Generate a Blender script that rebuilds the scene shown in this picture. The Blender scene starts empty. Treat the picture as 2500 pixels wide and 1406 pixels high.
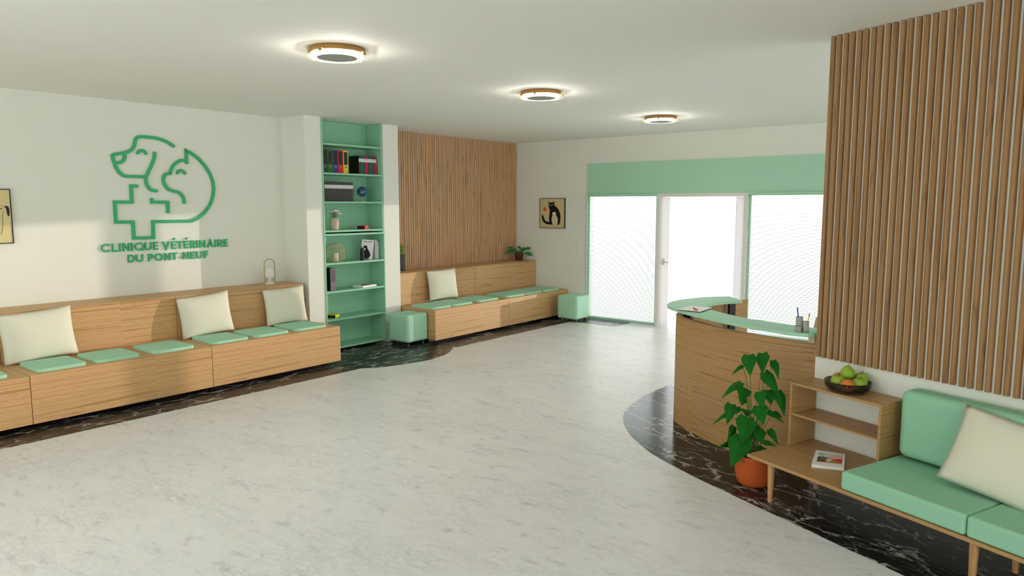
import bpy, math, random
from mathutils import Vector, Matrix, Euler
random.seed(7)
SC = bpy.context.scene
COL = SC.collection
RW = math.radians(68.0)          # heading of the slatted wall on the right
CR, SR = math.cos(RW), math.sin(RW)
HC = 2.92                        # ceiling height
YL, XF = 7.83, 10.01             # left wall, far wall


def wpt(u, v, z=0.0):
    """(u along the slatted wall, v towards the room, z) -> world"""
    return Vector((u * CR - v * SR, u * SR + v * CR, z))


def lin(c):
    return tuple((x / 12.92 if x <= .04045 else ((x + .055) / 1.055) ** 2.4) for x in (k / 255 for k in c))


# ------------------------------------------------------------------ meshes
class MB:
    def __init__(self):
        self.v, self.f, self.mi, self.sm = [], [], [], []

    def add(self, vs, fs, mi=0, smooth=False):
        o = len(self.v)
        self.v += [Vector(p) for p in vs]
        for f in fs:
            self.f.append([i + o for i in f]); self.mi.append(mi); self.sm.append(smooth)
        return self

    def box(self, x0, x1, y0, y1, z0, z1, mi=0, M=None, smooth=False, top=None, left=None):
        vs = [Vector(p) for p in ((x0, y0, z0), (x1, y0, z0), (x1, y1, z0), (x0, y1, z0), (x0, y0, z1), (x1, y0, z1), (x1, y1, z1), (x0, y1, z1))]
        if M is not None:
            vs = [M @ p for p in vs]
        self.add(vs, [(0, 3, 2, 1), (4, 5, 6, 7), (0, 1, 5, 4), (1, 2, 6, 5), (2, 3, 7, 6), (3, 0, 4, 7)], mi, smooth)
        if top is not None:
            self.mi[-5] = top
        if left is not None:
            self.mi[-1] = left
        return self

    def prism(self, poly, z0, z1, mi=0, smooth=False, top_mi=None):
        n = len(poly)
        a = sum(poly[i][0] * poly[(i + 1) % n][1] - poly[(i + 1) % n][0] * poly[i][1] for i in range(n))
        if a < 0:
            poly = poly[::-1]
        vs = [(x, y, z0) for x, y in poly] + [(x, y, z1) for x, y in poly]
        self.add(vs, [list(range(n))[::-1], list(range(n, 2 * n))], mi)
        self.add(vs, [(i, (i + 1) % n, (i + 1) % n + n, i + n) for i in range(n)], mi, smooth)
        return self

    def lathe(self, prof, n=32, c=(0, 0, 0), mi=0, smooth=True, M=None):
        vs, fs = [], []
        for r, z in prof:
            for k in range(n):
                t = 2 * math.pi * k / n
                p = Vector((c[0] + r * math.cos(t), c[1] + r * math.sin(t), c[2] + z))
                vs.append(M @ p if M is not None else p)
        for i in range(len(prof) - 1):
            for k in range(n):
                k2 = (k + 1) % n
                fs.append((i * n + k, i * n + k2, (i + 1) * n + k2, (i + 1) * n + k))
        if prof[0][0] > 1e-6:
            pass
        return self.add(vs, fs, mi, smooth)

    def cyl(self, c, r, z0, z1, n=24, r2=None, mi=0, M=None):
        r2 = r if r2 is None else r2
        self.lathe([(1e-5, z0), (r, z0)], n, c, mi, False, M)
        self.lathe([(r, z0), (r2, z1)], n, c, mi, True, M)
        return self.lathe([(r2, z1), (1e-5, z1)], n, c, mi, False, M)

    def tube(self, pts, r, n=10, mi=0, caps=True):
        pts = [Vector(p) for p in pts]
        rs = r if isinstance(r, (list, tuple)) else [r] * len(pts)
        vs, fs = [], []
        ref = None
        for i, p in enumerate(pts):
            t = (pts[min(i + 1, len(pts) - 1)] - pts[max(i - 1, 0)]).normalized()
            if ref is None:
                ref = t.orthogonal().normalized()
            ref = (ref - t * ref.dot(t)).normalized()
            b = t.cross(ref)
            for k in range(n):
                a = 2 * math.pi * k / n
                vs.append(p + (ref * math.cos(a) + b * math.sin(a)) * rs[i])
        for i in range(len(pts) - 1):
            for k in range(n):
                k2 = (k + 1) % n
                fs.append((i * n + k, i * n + k2, (i + 1) * n + k2, (i + 1) * n + k))
        self.add(vs, fs, mi, True)
        if caps:
            m = len(pts) - 1
            self.add(vs, [list(range(n))[::-1], [m * n + k for k in range(n)]], mi)
        return self

    def sphere(self, c, r, n=20, m=12, sz=1.0, mi=0):
        prof = [(max(1e-5, r * math.sin(math.pi * i / m)), -r * sz * math.cos(math.pi * i / m)) for i in range(m + 1)]
        return self.lathe(prof, n, c, mi, True)

    def stroke(self, pts, w, d, M, closed=False, rnd=False, mi=0):
        """flat raised stroke of width w and depth d along 2D points; M maps (x, y, depth)"""
        P = [Vector((p[0], p[1])) for p in pts]
        n = len(P)
        L, R = [], []
        for i in range(n):
            a = P[(i - 1) % n] if (closed or i > 0) else None
            b = P[(i + 1) % n] if (closed or i < n - 1) else None
            d1 = (P[i] - a).normalized() if a is not None else (b - P[i]).normalized()
            d2 = (b - P[i]).normalized() if b is not None else d1
            n1, n2 = Vector((-d1.y, d1.x)), Vector((-d2.y, d2.x))
            m = (n1 + n2)
            m = n1 if m.length < 1e-4 else m.normalized()
            k = (w / 2) / max(.35, m.dot(n1))
            L.append(P[i] + m * k); R.append(P[i] - m * k)
        segs = n if closed else n - 1
        vs = []
        for i in range(n):
            for q, h in ((L[i], d), (R[i], d), (L[i], 0), (R[i], 0)):
                vs.append(M @ Vector((q.x, q.y, h)))
        fs = []
        for i in range(segs):
            j = (i + 1) % n
            a, b = i * 4, j * 4
            fs += [(a + 1, b + 1, b, a), (a, b, b + 2, a + 2), (a + 3, b + 3, b + 1, a + 1)]
        if not closed:
            e = (n - 1) * 4
            fs += [(0, 2, 3, 1), (e + 1, e + 3, e + 2, e)]
        self.add(vs, fs, mi)
        if rnd and not closed:
            for q, o2 in ((P[0], P[1]), (P[-1], P[-2])):
                k = 10; a0 = math.atan2((q - o2).y, (q - o2).x) - math.pi / 2
                ring = [(q.x + w / 2 * math.cos(a0 + math.pi * i / (k - 1)), q.y + w / 2 * math.sin(a0 + math.pi * i / (k - 1))) for i in range(k)]
                vv = [M @ Vector((x, y, d)) for x, y in ring] + [M @ Vector((x, y, 0)) for x, y in ring]
                self.add(vv, [list(range(k))] + [((i + 1) % k, i, i + k, (i + 1) % k + k) for i in range(k)], mi)
        return self

    def flat(self, poly, d, M, mi=0, d0=0.0):
        """thin raised flat shape"""
        n = len(poly)
        a = sum(poly[i][0] * poly[(i + 1) % n][1] - poly[(i + 1) % n][0] * poly[i][1] for i in range(n))
        if a < 0:
            poly = poly[::-1]
        vv = [M @ Vector((x, y, d)) for x, y in poly] + [M @ Vector((x, y, d0)) for x, y in poly]
        return self.add(vv, [list(range(n))] + [((i + 1) % n, i, i + n, (i + 1) % n + n) for i in range(n)], mi)

    def build(self, name, mats, parent=None, off=None, bevel=0, seg=2, smooth=False, subsurf=0):
        me = bpy.data.meshes.new(name)
        if off is None:
            off = Vector(parent['_off']) if parent is not None and '_off' in parent else Vector((0, 0, 0))
        me.from_pydata([tuple(p - Vector(off)) for p in self.v], [], self.f)
        for m in (mats if isinstance(mats, (list, tuple)) else [mats]):
            me.materials.append(m)
        for p, mi, s in zip(me.polygons, self.mi, self.sm):
            p.material_index = mi
            p.use_smooth = s or smooth
        me.update()
        o = bpy.data.objects.new(name, me)
        COL.objects.link(o)
        if parent is not None:
            o.parent = parent
            o['_off'] = list(off)
        if bevel:
            md = o.modifiers.new('bevel', 'BEVEL'); md.width = bevel; md.segments = seg
            md.limit_method = 'ANGLE'; md.angle_limit = math.radians(35)
            if seg > 2:
                md.harden_normals = True
                for p in me.polygons:
                    p.use_smooth = True
        if subsurf:
            md = o.modifiers.new('sub', 'SUBSURF'); md.levels = subsurf; md.render_levels = subsurf
        return o


def thing(name, label, cat, loc=(0, 0, 0), frame='W', group=None, rot=None):
    """an Empty at the thing's base; parts are authored in the same frame as loc"""
    o = bpy.data.objects.new(name, None); COL.objects.link(o)
    o.empty_display_size = .05
    if frame == 'R':
        o.location = wpt(*loc); o.rotation_euler = (0, 0, RW)
    else:
        o.location = loc
    o['_off'] = list(loc)
    if rot is not None:          # parts authored round the origin
        o.rotation_euler = rot if frame == 'W' else (Matrix.Rotation(RW, 4, 'Z') @ Euler(rot).to_matrix().to_4x4()).to_euler()
        o['_off'] = [0, 0, 0]
    tag(o, label, cat, group)
    return o


def tag(o, label, cat, group=None):
    o['label'] = label; o['category'] = cat
    if group:
        o['group'] = group
    return o


def struct(o):
    o['kind'] = 'structure'
    return o


def copy_tree(o, parent=None):
    c = o.copy(); COL.objects.link(c)
    if parent is not None:
        c.parent = parent
    for ch in list(o.children):
        copy_tree(ch, c)
    return c


def smooth_path(pts, k=6):
    P = [Vector(p) for p in pts]
    out = []
    for i in range(len(P) - 1):
        p0, p1, p2, p3 = P[max(i - 1, 0)], P[i], P[i + 1], P[min(i + 2, len(P) - 1)]
        for j in range(k):
            t = j / k
            out.append(.5 * ((2 * p1) + (p2 - p0) * t + (2 * p0 - 5 * p1 + 4 * p2 - p3) * t * t + (3 * p1 - p0 - 3 * p2 + p3) * t ** 3))
    out.append(P[-1])
    return out


# ------------------------------------------------------------------ materials
def nodes(name):
    m = bpy.data.materials.new(name); m.use_nodes = True
    nt = m.node_tree
    return m, nt, nt.nodes, nt.links, nt.nodes['Principled BSDF']


def set_spec(b, s):
    b.inputs['Specular IOR Level'].default_value = s


def plain(name, rgb, rough=.5, spec=.4, var=.04, scale=30, bump=0, metallic=0, linear=False):
    m, nt, N, L, b = nodes(name)
    c = rgb if linear else lin(rgb)
    tc = N.new('ShaderNodeTexCoord'); no = N.new('ShaderNodeTexNoise'); no.inputs['Scale'].default_value = scale
    no.inputs['Detail'].default_value = 3
    L.new(tc.outputs['Object'], no.inputs['Vector'])
    mx = N.new('ShaderNodeMix'); mx.data_type = 'RGBA'
    mx.inputs[6].default_value = (*[min(1, x * (1 - var)) for x in c], 1)
    mx.inputs[7].default_value = (*[min(1, x * (1 + var)) for x in c], 1)
    L.new(no.outputs['Fac'], mx.inputs[0]); L.new(mx.outputs[2], b.inputs['Base Color'])
    b.inputs['Roughness'].default_value = rough; b.inputs['Metallic'].default_value = metallic
    set_spec(b, spec)
    if bump:
        bp = N.new('ShaderNodeBump'); bp.inputs['Strength'].default_value = bump; bp.inputs['Distance'].default_value = .002
        L.new(no.outputs['Fac'], bp.inputs['Height']); L.new(bp.outputs['Normal'], b.inputs['Normal'])
    return m


def ramp(N, stops):
    r = N.new('ShaderNodeValToRGB')
    e = r.color_ramp.elements
    while len(e) < len(stops):
        e.new(.5)
    for k, (p, c) in zip(e, stops):
        k.position = p; k.color = (*c, 1) if len(c) == 3 else c
    return r


def wood(name, sc, light, mid, dark, fine=(4, 60, 60), rough=.45, seam=0.0):
    """sc: how fast the figure changes along each axis (small = along the grain); seam: length of one veneer leaf along x"""
    m, nt, N, L, b = nodes(name)
    tc = N.new('ShaderNodeTexCoord')
    vec = tc.outputs['Object']
    if seam:      # veneer leaves butt-jointed along x: shift the figure from leaf to leaf
        sp = N.new('ShaderNodeSeparateXYZ'); L.new(vec, sp.inputs[0])
        dv = N.new('ShaderNodeMath'); dv.operation = 'MULTIPLY_ADD'; dv.inputs[1].default_value = 1 / seam; dv.inputs[2].default_value = 7.77
        fl = N.new('ShaderNodeMath'); fl.operation = 'FLOOR'; L.new(sp.outputs[0], dv.inputs[0]); L.new(dv.outputs[0], fl.inputs[0])
        cb = N.new('ShaderNodeCombineXYZ')
        mm = N.new('ShaderNodeMath'); mm.operation = 'MULTIPLY'; mm.inputs[1].default_value = .371; L.new(fl.outputs[0], mm.inputs[0])
        for k in range(3):
            L.new(mm.outputs[0], cb.inputs[k])
        va = N.new('ShaderNodeVectorMath'); L.new(vec, va.inputs[0]); L.new(cb.outputs[0], va.inputs[1]); vec = va.outputs[0]
    mp = N.new('ShaderNodeMapping'); mp.inputs['Scale'].default_value = sc
    L.new(vec, mp.inputs['Vector'])
    no = N.new('ShaderNodeTexNoise'); no.inputs['Scale'].default_value = 1; no.inputs['Detail'].default_value = 1.0
    no.inputs['Distortion'].default_value = .15
    L.new(mp.outputs['Vector'], no.inputs['Vector'])
    md = N.new('ShaderNodeMath'); md.operation = 'MULTIPLY'; md.inputs[1].default_value = 7.0
    fr = N.new('ShaderNodeMath'); fr.operation = 'FRACT'
    L.new(no.outputs['Fac'], md.inputs[0]); L.new(md.outputs[0], fr.inputs[0])
    r = ramp(N, [(0, mid), (.12, light), (.70, light), (.86, mid), (.93, dark), (1, mid)])
    L.new(fr.outputs[0], r.inputs['Fac'])
    m2 = N.new('ShaderNodeMapping'); m2.inputs['Scale'].default_value = fine
    L.new(vec, m2.inputs['Vector'])
    n2 = N.new('ShaderNodeTexNoise'); n2.inputs['Scale'].default_value = 3; n2.inputs['Detail'].default_value = 4
    L.new(m2.outputs['Vector'], n2.inputs['Vector'])
    r2 = ramp(N, [(.3, (.88, .87, .86)), (.7, (1.07, 1.07, 1.07))])
    L.new(n2.outputs['Fac'], r2.inputs['Fac'])
    mx = N.new('ShaderNodeMix'); mx.data_type = 'RGBA'; mx.blend_type = 'MULTIPLY'; mx.inputs[0].default_value = 1
    L.new(r.outputs['Color'], mx.inputs[6]); L.new(r2.outputs['Color'], mx.inputs[7])
    L.new(mx.outputs[2], b.inputs['Base Color'])
    b.inputs['Roughness'].default_value = rough; set_spec(b, .3)
    return m


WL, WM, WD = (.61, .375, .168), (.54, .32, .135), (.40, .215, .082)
M = {}
M['wood_x'] = wood('oak_along_x', (.16, 15, 15), WL, WM, WD, (5, 90, 90), seam=1.02)
M['wood_y'] = wood('oak_along_y', (15, .2, 15), WL, WM, WD, (90, 5, 90))
M['wood_h'] = wood('oak_horizontal', (.16, .16, 15), WL, WM, WD, (5, 5, 90), seam=1.02)
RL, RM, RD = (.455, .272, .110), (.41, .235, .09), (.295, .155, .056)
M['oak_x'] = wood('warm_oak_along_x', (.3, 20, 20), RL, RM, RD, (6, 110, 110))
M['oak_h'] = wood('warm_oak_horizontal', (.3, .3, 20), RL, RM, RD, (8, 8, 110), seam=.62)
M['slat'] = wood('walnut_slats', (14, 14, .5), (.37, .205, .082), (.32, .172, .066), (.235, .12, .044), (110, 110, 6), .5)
M['slat2'] = wood('walnut_slats_sunny', (14, 14, .5), (.62, .375, .19), (.54, .31, .145), (.38, .20, .09), (110, 110, 6), .5)  # same walnut as the right panel, sunlight put into a lighter colour
M['leg'] = wood('oak_legs', (20, 20, .7), (.56, .33, .15), (.50, .28, .12), (.42, .22, .09), (90, 90, 8), .4)
M['wall'] = plain('white_wall_paint', (0, 0, 0), .7, .2, .012, 3)
for n_ in M['wall'].node_tree.nodes:
    if n_.type == 'MIX':
        n_.inputs[6].default_value = (.79, .805, .715, 1); n_.inputs[7].default_value = (.81, .825, .735, 1)
MINT = (.42, .71, .52)
M['ceil'] = plain('white_ceiling_paint', (.90, .905, .835), .8, .1, .01, 3, linear=True)
M['paint'] = plain('mint_paint', MINT, .5, .3, .02, 4, linear=True)
M['shelfpaint'] = plain('mint_lacquer', (.29, .60, .40), .5, .35, .02, 4, linear=True)
M['mint'] = plain('mint_fabric', (.30, .585, .395), .8, .15, .03, 160, .06, linear=True)
M['mint_bright'] = plain('mint_fabric_brightened', (.40, .70, .505), .85, .12, .03, 160, .06, linear=True)  # same mint fabric, colour lightened to offset dimmer light at benches and poufs
M['counter'] = plain('mint_frosted_top', (.37, .66, .46), .5, .22, .015, 6, linear=True)
M['cream'] = plain('cream_cotton', (.73, .72, .575), .85, .1, .025, 220, .08, linear=True)
M['black'] = plain('black_plastic', (22, 22, 24), .4, .4, .05, 40)
M['signgreen'] = plain('emerald_acrylic', (.028, .42, .16), .35, .4, .02, 10, linear=True)
M['white'] = plain('white_lacquer', (236, 234, 228), .4, .4, .02, 10)
M['frame_w'] = plain('off_white_frame', (228, 226, 216), .45, .3, .02, 10)
M['paper'] = plain('paper', (246, 245, 241), .7, .2, .03, 40)
M['lampwood'] = plain('honey_wood_ring', (.36, .19, .05), .5, .3, .06, 20, linear=True)
M['greydisc'] = plain('grey_disc', (168, 170, 158), .5, .3, .02, 10)
M['terracotta'] = plain('terracotta', (.52, .105, .022), .75, .2, .10, 24, .12, linear=True)
M['brownpot'] = plain('brown_clay', (.125, .045, .028), .7, .2, .06, 24, linear=True)
M['soil'] = plain('potting_soil', (38, 26, 18), .95, .05, .3, 90, .5)
M['leaf'] = plain('deep_green_leaf', (.011, .125, .013), .65, .1, .18, 9, linear=True)
M['leaf2'] = plain('glossy_green_leaf', (.02, .17, .045), .4, .4, .2, 20, linear=True)
M['stem'] = plain('green_stem', (.06, .16, .03), .6, .2, .1, 30, linear=True)
M['bamboo_g'] = plain('bamboo_green', (.16, .34, .05), .5, .3, .15, 30, linear=True)
M['beige'] = plain('beige_leather', (196, 186, 160), .6, .3, .03, 30)
M['chrome'] = plain('brushed_steel', (190, 190, 190), .3, .5, .02, 50, metallic=1)
M['brass'] = plain('brass_bow', (.42, .27, .08), .45, .5, .03, 30, linear=True)
M['stone_grey'] = plain('grey_concrete', (168, 169, 162), .7, .2, .06, 60, .05)
M['apple'] = plain('apple_green', (.27, .42, .035), .38, .4, .22, 14, linear=True)
M['orange'] = plain('orange_peel', (.62, .20, .035), .5, .35, .12, 60, .15, linear=True)
M['bamboo'] = plain('bamboo_wicker', (.62, .42, .20), .6, .2, .08, 60, linear=True)
M['wax'] = plain('candle_wax', (226, 220, 196), .6, .3, .03, 20)
M['clay_vase'] = plain('sand_glaze', (186, 172, 150), .45, .4, .10, 14)
M['petal'] = plain('pale_petals', (.62, .62, .60), .7, .2, .25, 60, linear=True)
M['globe'] = None
for nm, c in dict(c_grey=(66, 66, 66), c_green=(22, 112, 28), c_purple=(76, 46, 140), c_red=(205, 34, 32), c_yellow=(232, 200, 34), c_dark=(40, 40, 42), c_mauve=(118, 106, 112), c_mauve2=(98, 86, 92),
                  c_black=(16, 16, 16), c_label=(214, 212, 208), c_lime=(186, 196, 40), c_white=(232, 232, 230), c_lgrey=(206, 206, 208), c_tan=(196, 160, 96), c_cream=(233, 220, 180), c_orange=(214, 88, 30),
                  c_blue=(36, 36, 190), c_pencil=(226, 196, 60), c_sky=(80, 160, 226), c_navy=(22, 30, 52), c_brown=(104, 64, 34), c_ochre=(170, 130, 40), c_pink=(226, 180, 166), c_pale=(206, 218, 196),
                  c_line=(92, 74, 60)).items():
    M[nm] = plain(nm[2:] + '_print', c, .5, .3, .03, 30)


def emis(name, col, st):
    m, nt, N, L, b = nodes(name)
    b.inputs['Base Color'].default_value = (.8, .8, .8, 1)
    b.inputs['Emission Color'].default_value = (*col, 1); b.inputs['Emission Strength'].default_value = st
    return m


M['led'] = emis('led_ring', (1.0, .97, .91), 120.0)


def clear(name, tint, gloss=.08, rough=.02, frost=0.0, frostcol=(1, 1, 1)):
    """thin pane: mostly see-through, a little mirror; frost adds a translucent share"""
    m, nt, N, L, b = nodes(name)
    out = N['Material Output']
    t = N.new('ShaderNodeBsdfTransparent'); t.inputs['Color'].default_value = (*tint, 1)
    g = N.new('ShaderNodeBsdfGlossy'); g.inputs['Roughness'].default_value = rough
    fr = N.new('ShaderNodeFresnel'); fr.inputs['IOR'].default_value = 1.35
    mx = N.new('ShaderNodeMixShader')
    ml = N.new('ShaderNodeMath'); ml.operation = 'MULTIPLY'; ml.inputs[1].default_value = gloss * 10
    L.new(fr.outputs[0], ml.inputs[0]); L.new(ml.outputs[0], mx.inputs[0])
    L.new(t.outputs[0], mx.inputs[1]); L.new(g.outputs[0], mx.inputs[2])
    last = mx
    if frost:
        tr = N.new('ShaderNodeBsdfTranslucent'); tr.inputs['Color'].default_value = (*frostcol, 1)
        df = N.new('ShaderNodeBsdfDiffuse'); df.inputs['Color'].default_value = (*frostcol, 1)
        m3 = N.new('ShaderNodeMixShader'); m3.inputs[0].default_value = .5
        L.new(tr.outputs[0], m3.inputs[1]); L.new(df.outputs[0], m3.inputs[2])
        m2 = N.new('ShaderNodeMixShader'); m2.inputs[0].default_value = frost
        L.new(mx.outputs[0], m2.inputs[1]); L.new(m3.outputs[0], m2.inputs[2]); last = m2
    L.new(last.outputs[0], out.inputs['Surface'])
    return m


M['glass'] = clear('window_glass', (.97, .98, .97), .05)
M['frost'] = clear('lamp_glass', (.96, .96, .96), .05, .1, .05)
M['stile'] = clear('frosted_white_stile', (1, 1, 1), .02, .3, .93, (.74, .74, .75))
M['domeglass'] = clear('opal_dome', (1, 1, 1), .05, .1, .96, (.97, .97, .97))
M['clearcyl'] = clear('clear_cylinder', (.93, .94, .95), .08)
M['smoke'] = clear('smoked_glass', (.70, .66, .66), .08, .04, .05, (.02, .015, .015))


def blind_mat():
    m, nt, N, L, b = nodes('white_blind_slats')
    out = N['Material Output']
    d = N.new('ShaderNodeBsdfDiffuse'); d.inputs['Color'].default_value = (.58, .64, .59, 1)
    t = N.new('ShaderNodeBsdfTranslucent'); t.inputs['Color'].default_value = (.58, .64, .59, 1)
    mx = N.new('ShaderNodeMixShader'); mx.inputs[0].default_value = .22
    L.new(d.outputs[0], mx.inputs[1]); L.new(t.outputs[0], mx.inputs[2]); L.new(mx.outputs[0], out.inputs['Surface'])
    return m


M['blind'] = blind_mat()


def white_marble():
    m, nt, N, L, b = nodes('white_marble')
    tc = N.new('ShaderNodeTexCoord')
    mp = N.new('ShaderNodeMapping'); mp.inputs['Rotation'].default_value = (0, 0, math.radians(38)); mp.inputs['Scale'].default_value = (2.4, 1.0, 1)
    L.new(tc.outputs['Object'], mp.inputs['Vector'])
    a = N.new('ShaderNodeTexNoise'); a.inputs['Scale'].default_value = 4.6; a.inputs['Detail'].default_value = 14; a.inputs['Roughness'].default_value = .76; a.inputs['Distortion'].default_value = .35
    L.new(mp.outputs[0], a.inputs['Vector'])
    r = ramp(N, [(.27, (.40, .405, .395)), (.37, (.58, .585, .57)), (.45, (.72, .725, .705)), (.54, (.735, .74, .715)), (.72, (.765, .77, .745))])
    L.new(a.outputs['Fac'], r.inputs['Fac'])
    c = N.new('ShaderNodeTexNoise'); c.inputs['Scale'].default_value = 7.5; c.inputs['Detail'].default_value = 12; c.inputs['Roughness'].default_value = .74; c.inputs['Distortion'].default_value = .3
    L.new(mp.outputs[0], c.inputs['Vector'])
    r2 = ramp(N, [(.44, (1, 1, 1)), (.49, (.86, .865, .86)), (.505, (.86, .865, .86)), (.56, (1, 1, 1))])
    L.new(c.outputs['Fac'], r2.inputs['Fac'])
    k = N.new('ShaderNodeTexNoise'); k.inputs['Scale'].default_value = 1.3; k.inputs['Detail'].default_value = 3
    L.new(mp.outputs[0], k.inputs['Vector'])
    rk = ramp(N, [(.40, (.15, .15, .15)), (.62, (1, 1, 1))]); L.new(k.outputs['Fac'], rk.inputs['Fac'])
    mx = N.new('ShaderNodeMix'); mx.data_type = 'RGBA'; mx.blend_type = 'MULTIPLY'
    L.new(rk.outputs[0], mx.inputs[0])
    L.new(r.outputs[0], mx.inputs[6]); L.new(r2.outputs[0], mx.inputs[7])
    L.new(mx.outputs[2], b.inputs['Base Color'])
    b.inputs['Roughness'].default_value = .34; set_spec(b, .22)
    return m


def black_marble(name, rot, rough):
    m, nt, N, L, b = nodes(name)
    tc = N.new('ShaderNodeTexCoord')
    mp = N.new('ShaderNodeMapping'); mp.inputs['Rotation'].default_value = (0, 0, rot); mp.inputs['Scale'].default_value = (1, 2.3, 1)
    L.new(tc.outputs['Object'], mp.inputs['Vector'])
    ds = N.new('ShaderNodeTexNoise'); ds.inputs['Scale'].default_value = 3.5; ds.inputs['Detail'].default_value = 6; ds.inputs['Roughness'].default_value = .6
    L.new(mp.outputs[0], ds.inputs['Vector'])
    ad = N.new('ShaderNodeMix'); ad.data_type = 'VECTOR'; ad.inputs[0].default_value = .30
    L.new(mp.outputs[0], ad.inputs[4]); L.new(ds.outputs['Color'], ad.inputs[5])
    vo = N.new('ShaderNodeTexVoronoi'); vo.feature = 'DISTANCE_TO_EDGE'; vo.inputs['Scale'].default_value = 5.0
    L.new(ad.outputs[1], vo.inputs['Vector'])
    r = ramp(N, [(0, (1, 1, 1)), (.018, (.8, .8, .8)), (.045, (0, 0, 0)), (1, (0, 0, 0))])
    L.new(vo.outputs['Distance'], r.inputs['Fac'])
    mk = N.new('ShaderNodeTexNoise'); mk.inputs['Scale'].default_value = 2.6; mk.inputs['Detail'].default_value = 5
    L.new(mp.outputs[0], mk.inputs['Vector'])
    rk = ramp(N, [(.44, (0, 0, 0)), (.58, (1, 1, 1))])
    L.new(mk.outputs['Fac'], rk.inputs['Fac'])
    mu = N.new('ShaderNodeMath'); mu.operation = 'MULTIPLY'
    L.new(r.outputs[0], mu.inputs[0]); L.new(rk.outputs[0], mu.inputs[1])
    # faint finer veins
    v2 = N.new('ShaderNodeTexVoronoi'); v2.feature = 'DISTANCE_TO_EDGE'; v2.inputs['Scale'].default_value = 11
    L.new(ad.outputs[1], v2.inputs['Vector'])
    q = ramp(N, [(0, (.45, .45, .45)), (.035, (0, 0, 0)), (1, (0, 0, 0))])
    L.new(v2.outputs['Distance'], q.inputs['Fac'])
    mk2 = N.new('ShaderNodeTexNoise'); mk2.inputs['Scale'].default_value = 5.0; mk2.inputs['Detail'].default_value = 4
    L.new(mp.outputs[0], mk2.inputs['Vector'])
    rk2 = ramp(N, [(.42, (0, 0, 0)), (.66, (1, 1, 1))])
    L.new(mk2.outputs['Fac'], rk2.inputs['Fac'])
    mu2 = N.new('ShaderNodeMath'); mu2.operation = 'MULTIPLY'
    L.new(q.outputs[0], mu2.inputs[0]); L.new(rk2.outputs[0], mu2.inputs[1])
    mxv = N.new('ShaderNodeMath'); mxv.operation = 'MAXIMUM'
    L.new(mu.outputs[0], mxv.inputs[0]); L.new(mu2.outputs[0], mxv.inputs[1])
    mx = N.new('ShaderNodeMix'); mx.data_type = 'RGBA'
    mx.inputs[6].default_value = (.0105, .0115, .0115, 1); mx.inputs[7].default_value = (.50, .50, .47, 1)
    L.new(mxv.outputs[0], mx.inputs[0]); L.new(mx.outputs[2], b.inputs['Base Color'])
    b.inputs['Roughness'].default_value = rough; set_spec(b, .26)
    return m


M['marble'] = white_marble()
M['marquina'] = black_marble('black_marble', math.radians(-20), .30)
M['marquina2'] = black_marble('black_marble_by_desk', math.radians(35), .15)


def globe_mat():
    m, nt, N, L, b = nodes('globe_map')
    tc = N.new('ShaderNodeTexCoord'); no = N.new('ShaderNodeTexNoise'); no.inputs['Scale'].default_value = 16
    L.new(tc.outputs['Object'], no.inputs['Vector'])
    r = ramp(N, [(.0, (.015, .06, .16)), (.58, (.02, .08, .20)), (.62, (.20, .24, .06)), (1, (.30, .26, .10))])
    L.new(no.outputs['Fac'], r.inputs['Fac']); L.new(r.outputs[0], b.inputs['Base Color'])
    b.inputs['Roughness'].default_value = .35
    return m


M['globe'] = globe_mat()

# ------------------------------------------------------------------ room shell
XB, YB = -3.2, -3.7
struct(MB().box(XB - .2, XF + .2, YB - .2, YL + .2, -.12, 0).build('floor', M['marble']))
struct(MB().box(XB - .2, XF + .2, YB - .2, YL + .2, HC, HC + .15).build('ceiling', M['ceil']))
struct(MB().box(XB - .2, XF + .2, YL, YL + .2, 0, HC).build('wall_left', M['wall']))
# pilasters either side of the bookcases
struct(MB().box(5.305, 5.545, 7.36, YL, 0, HC).build('wall_pilaster', M['wall']))
struct(MB().box(6.533, 6.81, 7.36, YL, 0, HC).build('wall_pilaster', M['wall']))
YW1, YD1, YD0, YW0, ZW = 6.36, 5.10, 3.70, 2.44, 2.03
b = MB()
b.box(XF, XF + .2, YW1, YL, 0, HC).box(XF, XF + .2, YW0, YW1, ZW, HC).box(XF, XF + .2, YB, YW0, 0, HC)
struct(b.build('wall_far', M['wall']))
struct(MB().box(XF - .012, XF - .001, YW0, YW1 - .008, 2.012, 2.521).build('trim_1', M['paint']))
b = MB()   # unseen rear wall; its broad opening is added to let in fill daylight
b.box(XB - .2, XB, YB, 1.0, 0, HC).box(XB - .2, XB, 7.5, YL, 0, HC).box(XB - .2, XB, 1.0, 7.5, 0, .05).box(XB - .2, XB, 1.0, 7.5, 2.85, HC)
struct(b.build('wall_rear', M['wall']))
b = MB()  # near wall, out of view; openings added and sized for fill light
b.box(XB, -2.8, YB - .2, YB, 0, HC).box(2.4, 4.6, YB - .2, YB, 0, HC).box(9.9, XF, YB - .2, YB, 0, HC).box(4.6, 9.9, YB - .2, YB, 0, .05).box(4.6, 9.9, YB - .2, YB, 2.82, HC).box(-2.8, 2.4, YB - .2, YB, 0, .05).box(-2.8, 2.4, YB - .2, YB, 2.75, HC)
struct(b.build('wall_near', M['wall']))
# slatted wall at an angle
o = MB().box(-2.32, 3.125, -4.28, -4.13, 0, HC).build('wall_right', M['wall'])
o.rotation_euler = (0, 0, RW); struct(o)
# ground outside

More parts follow.
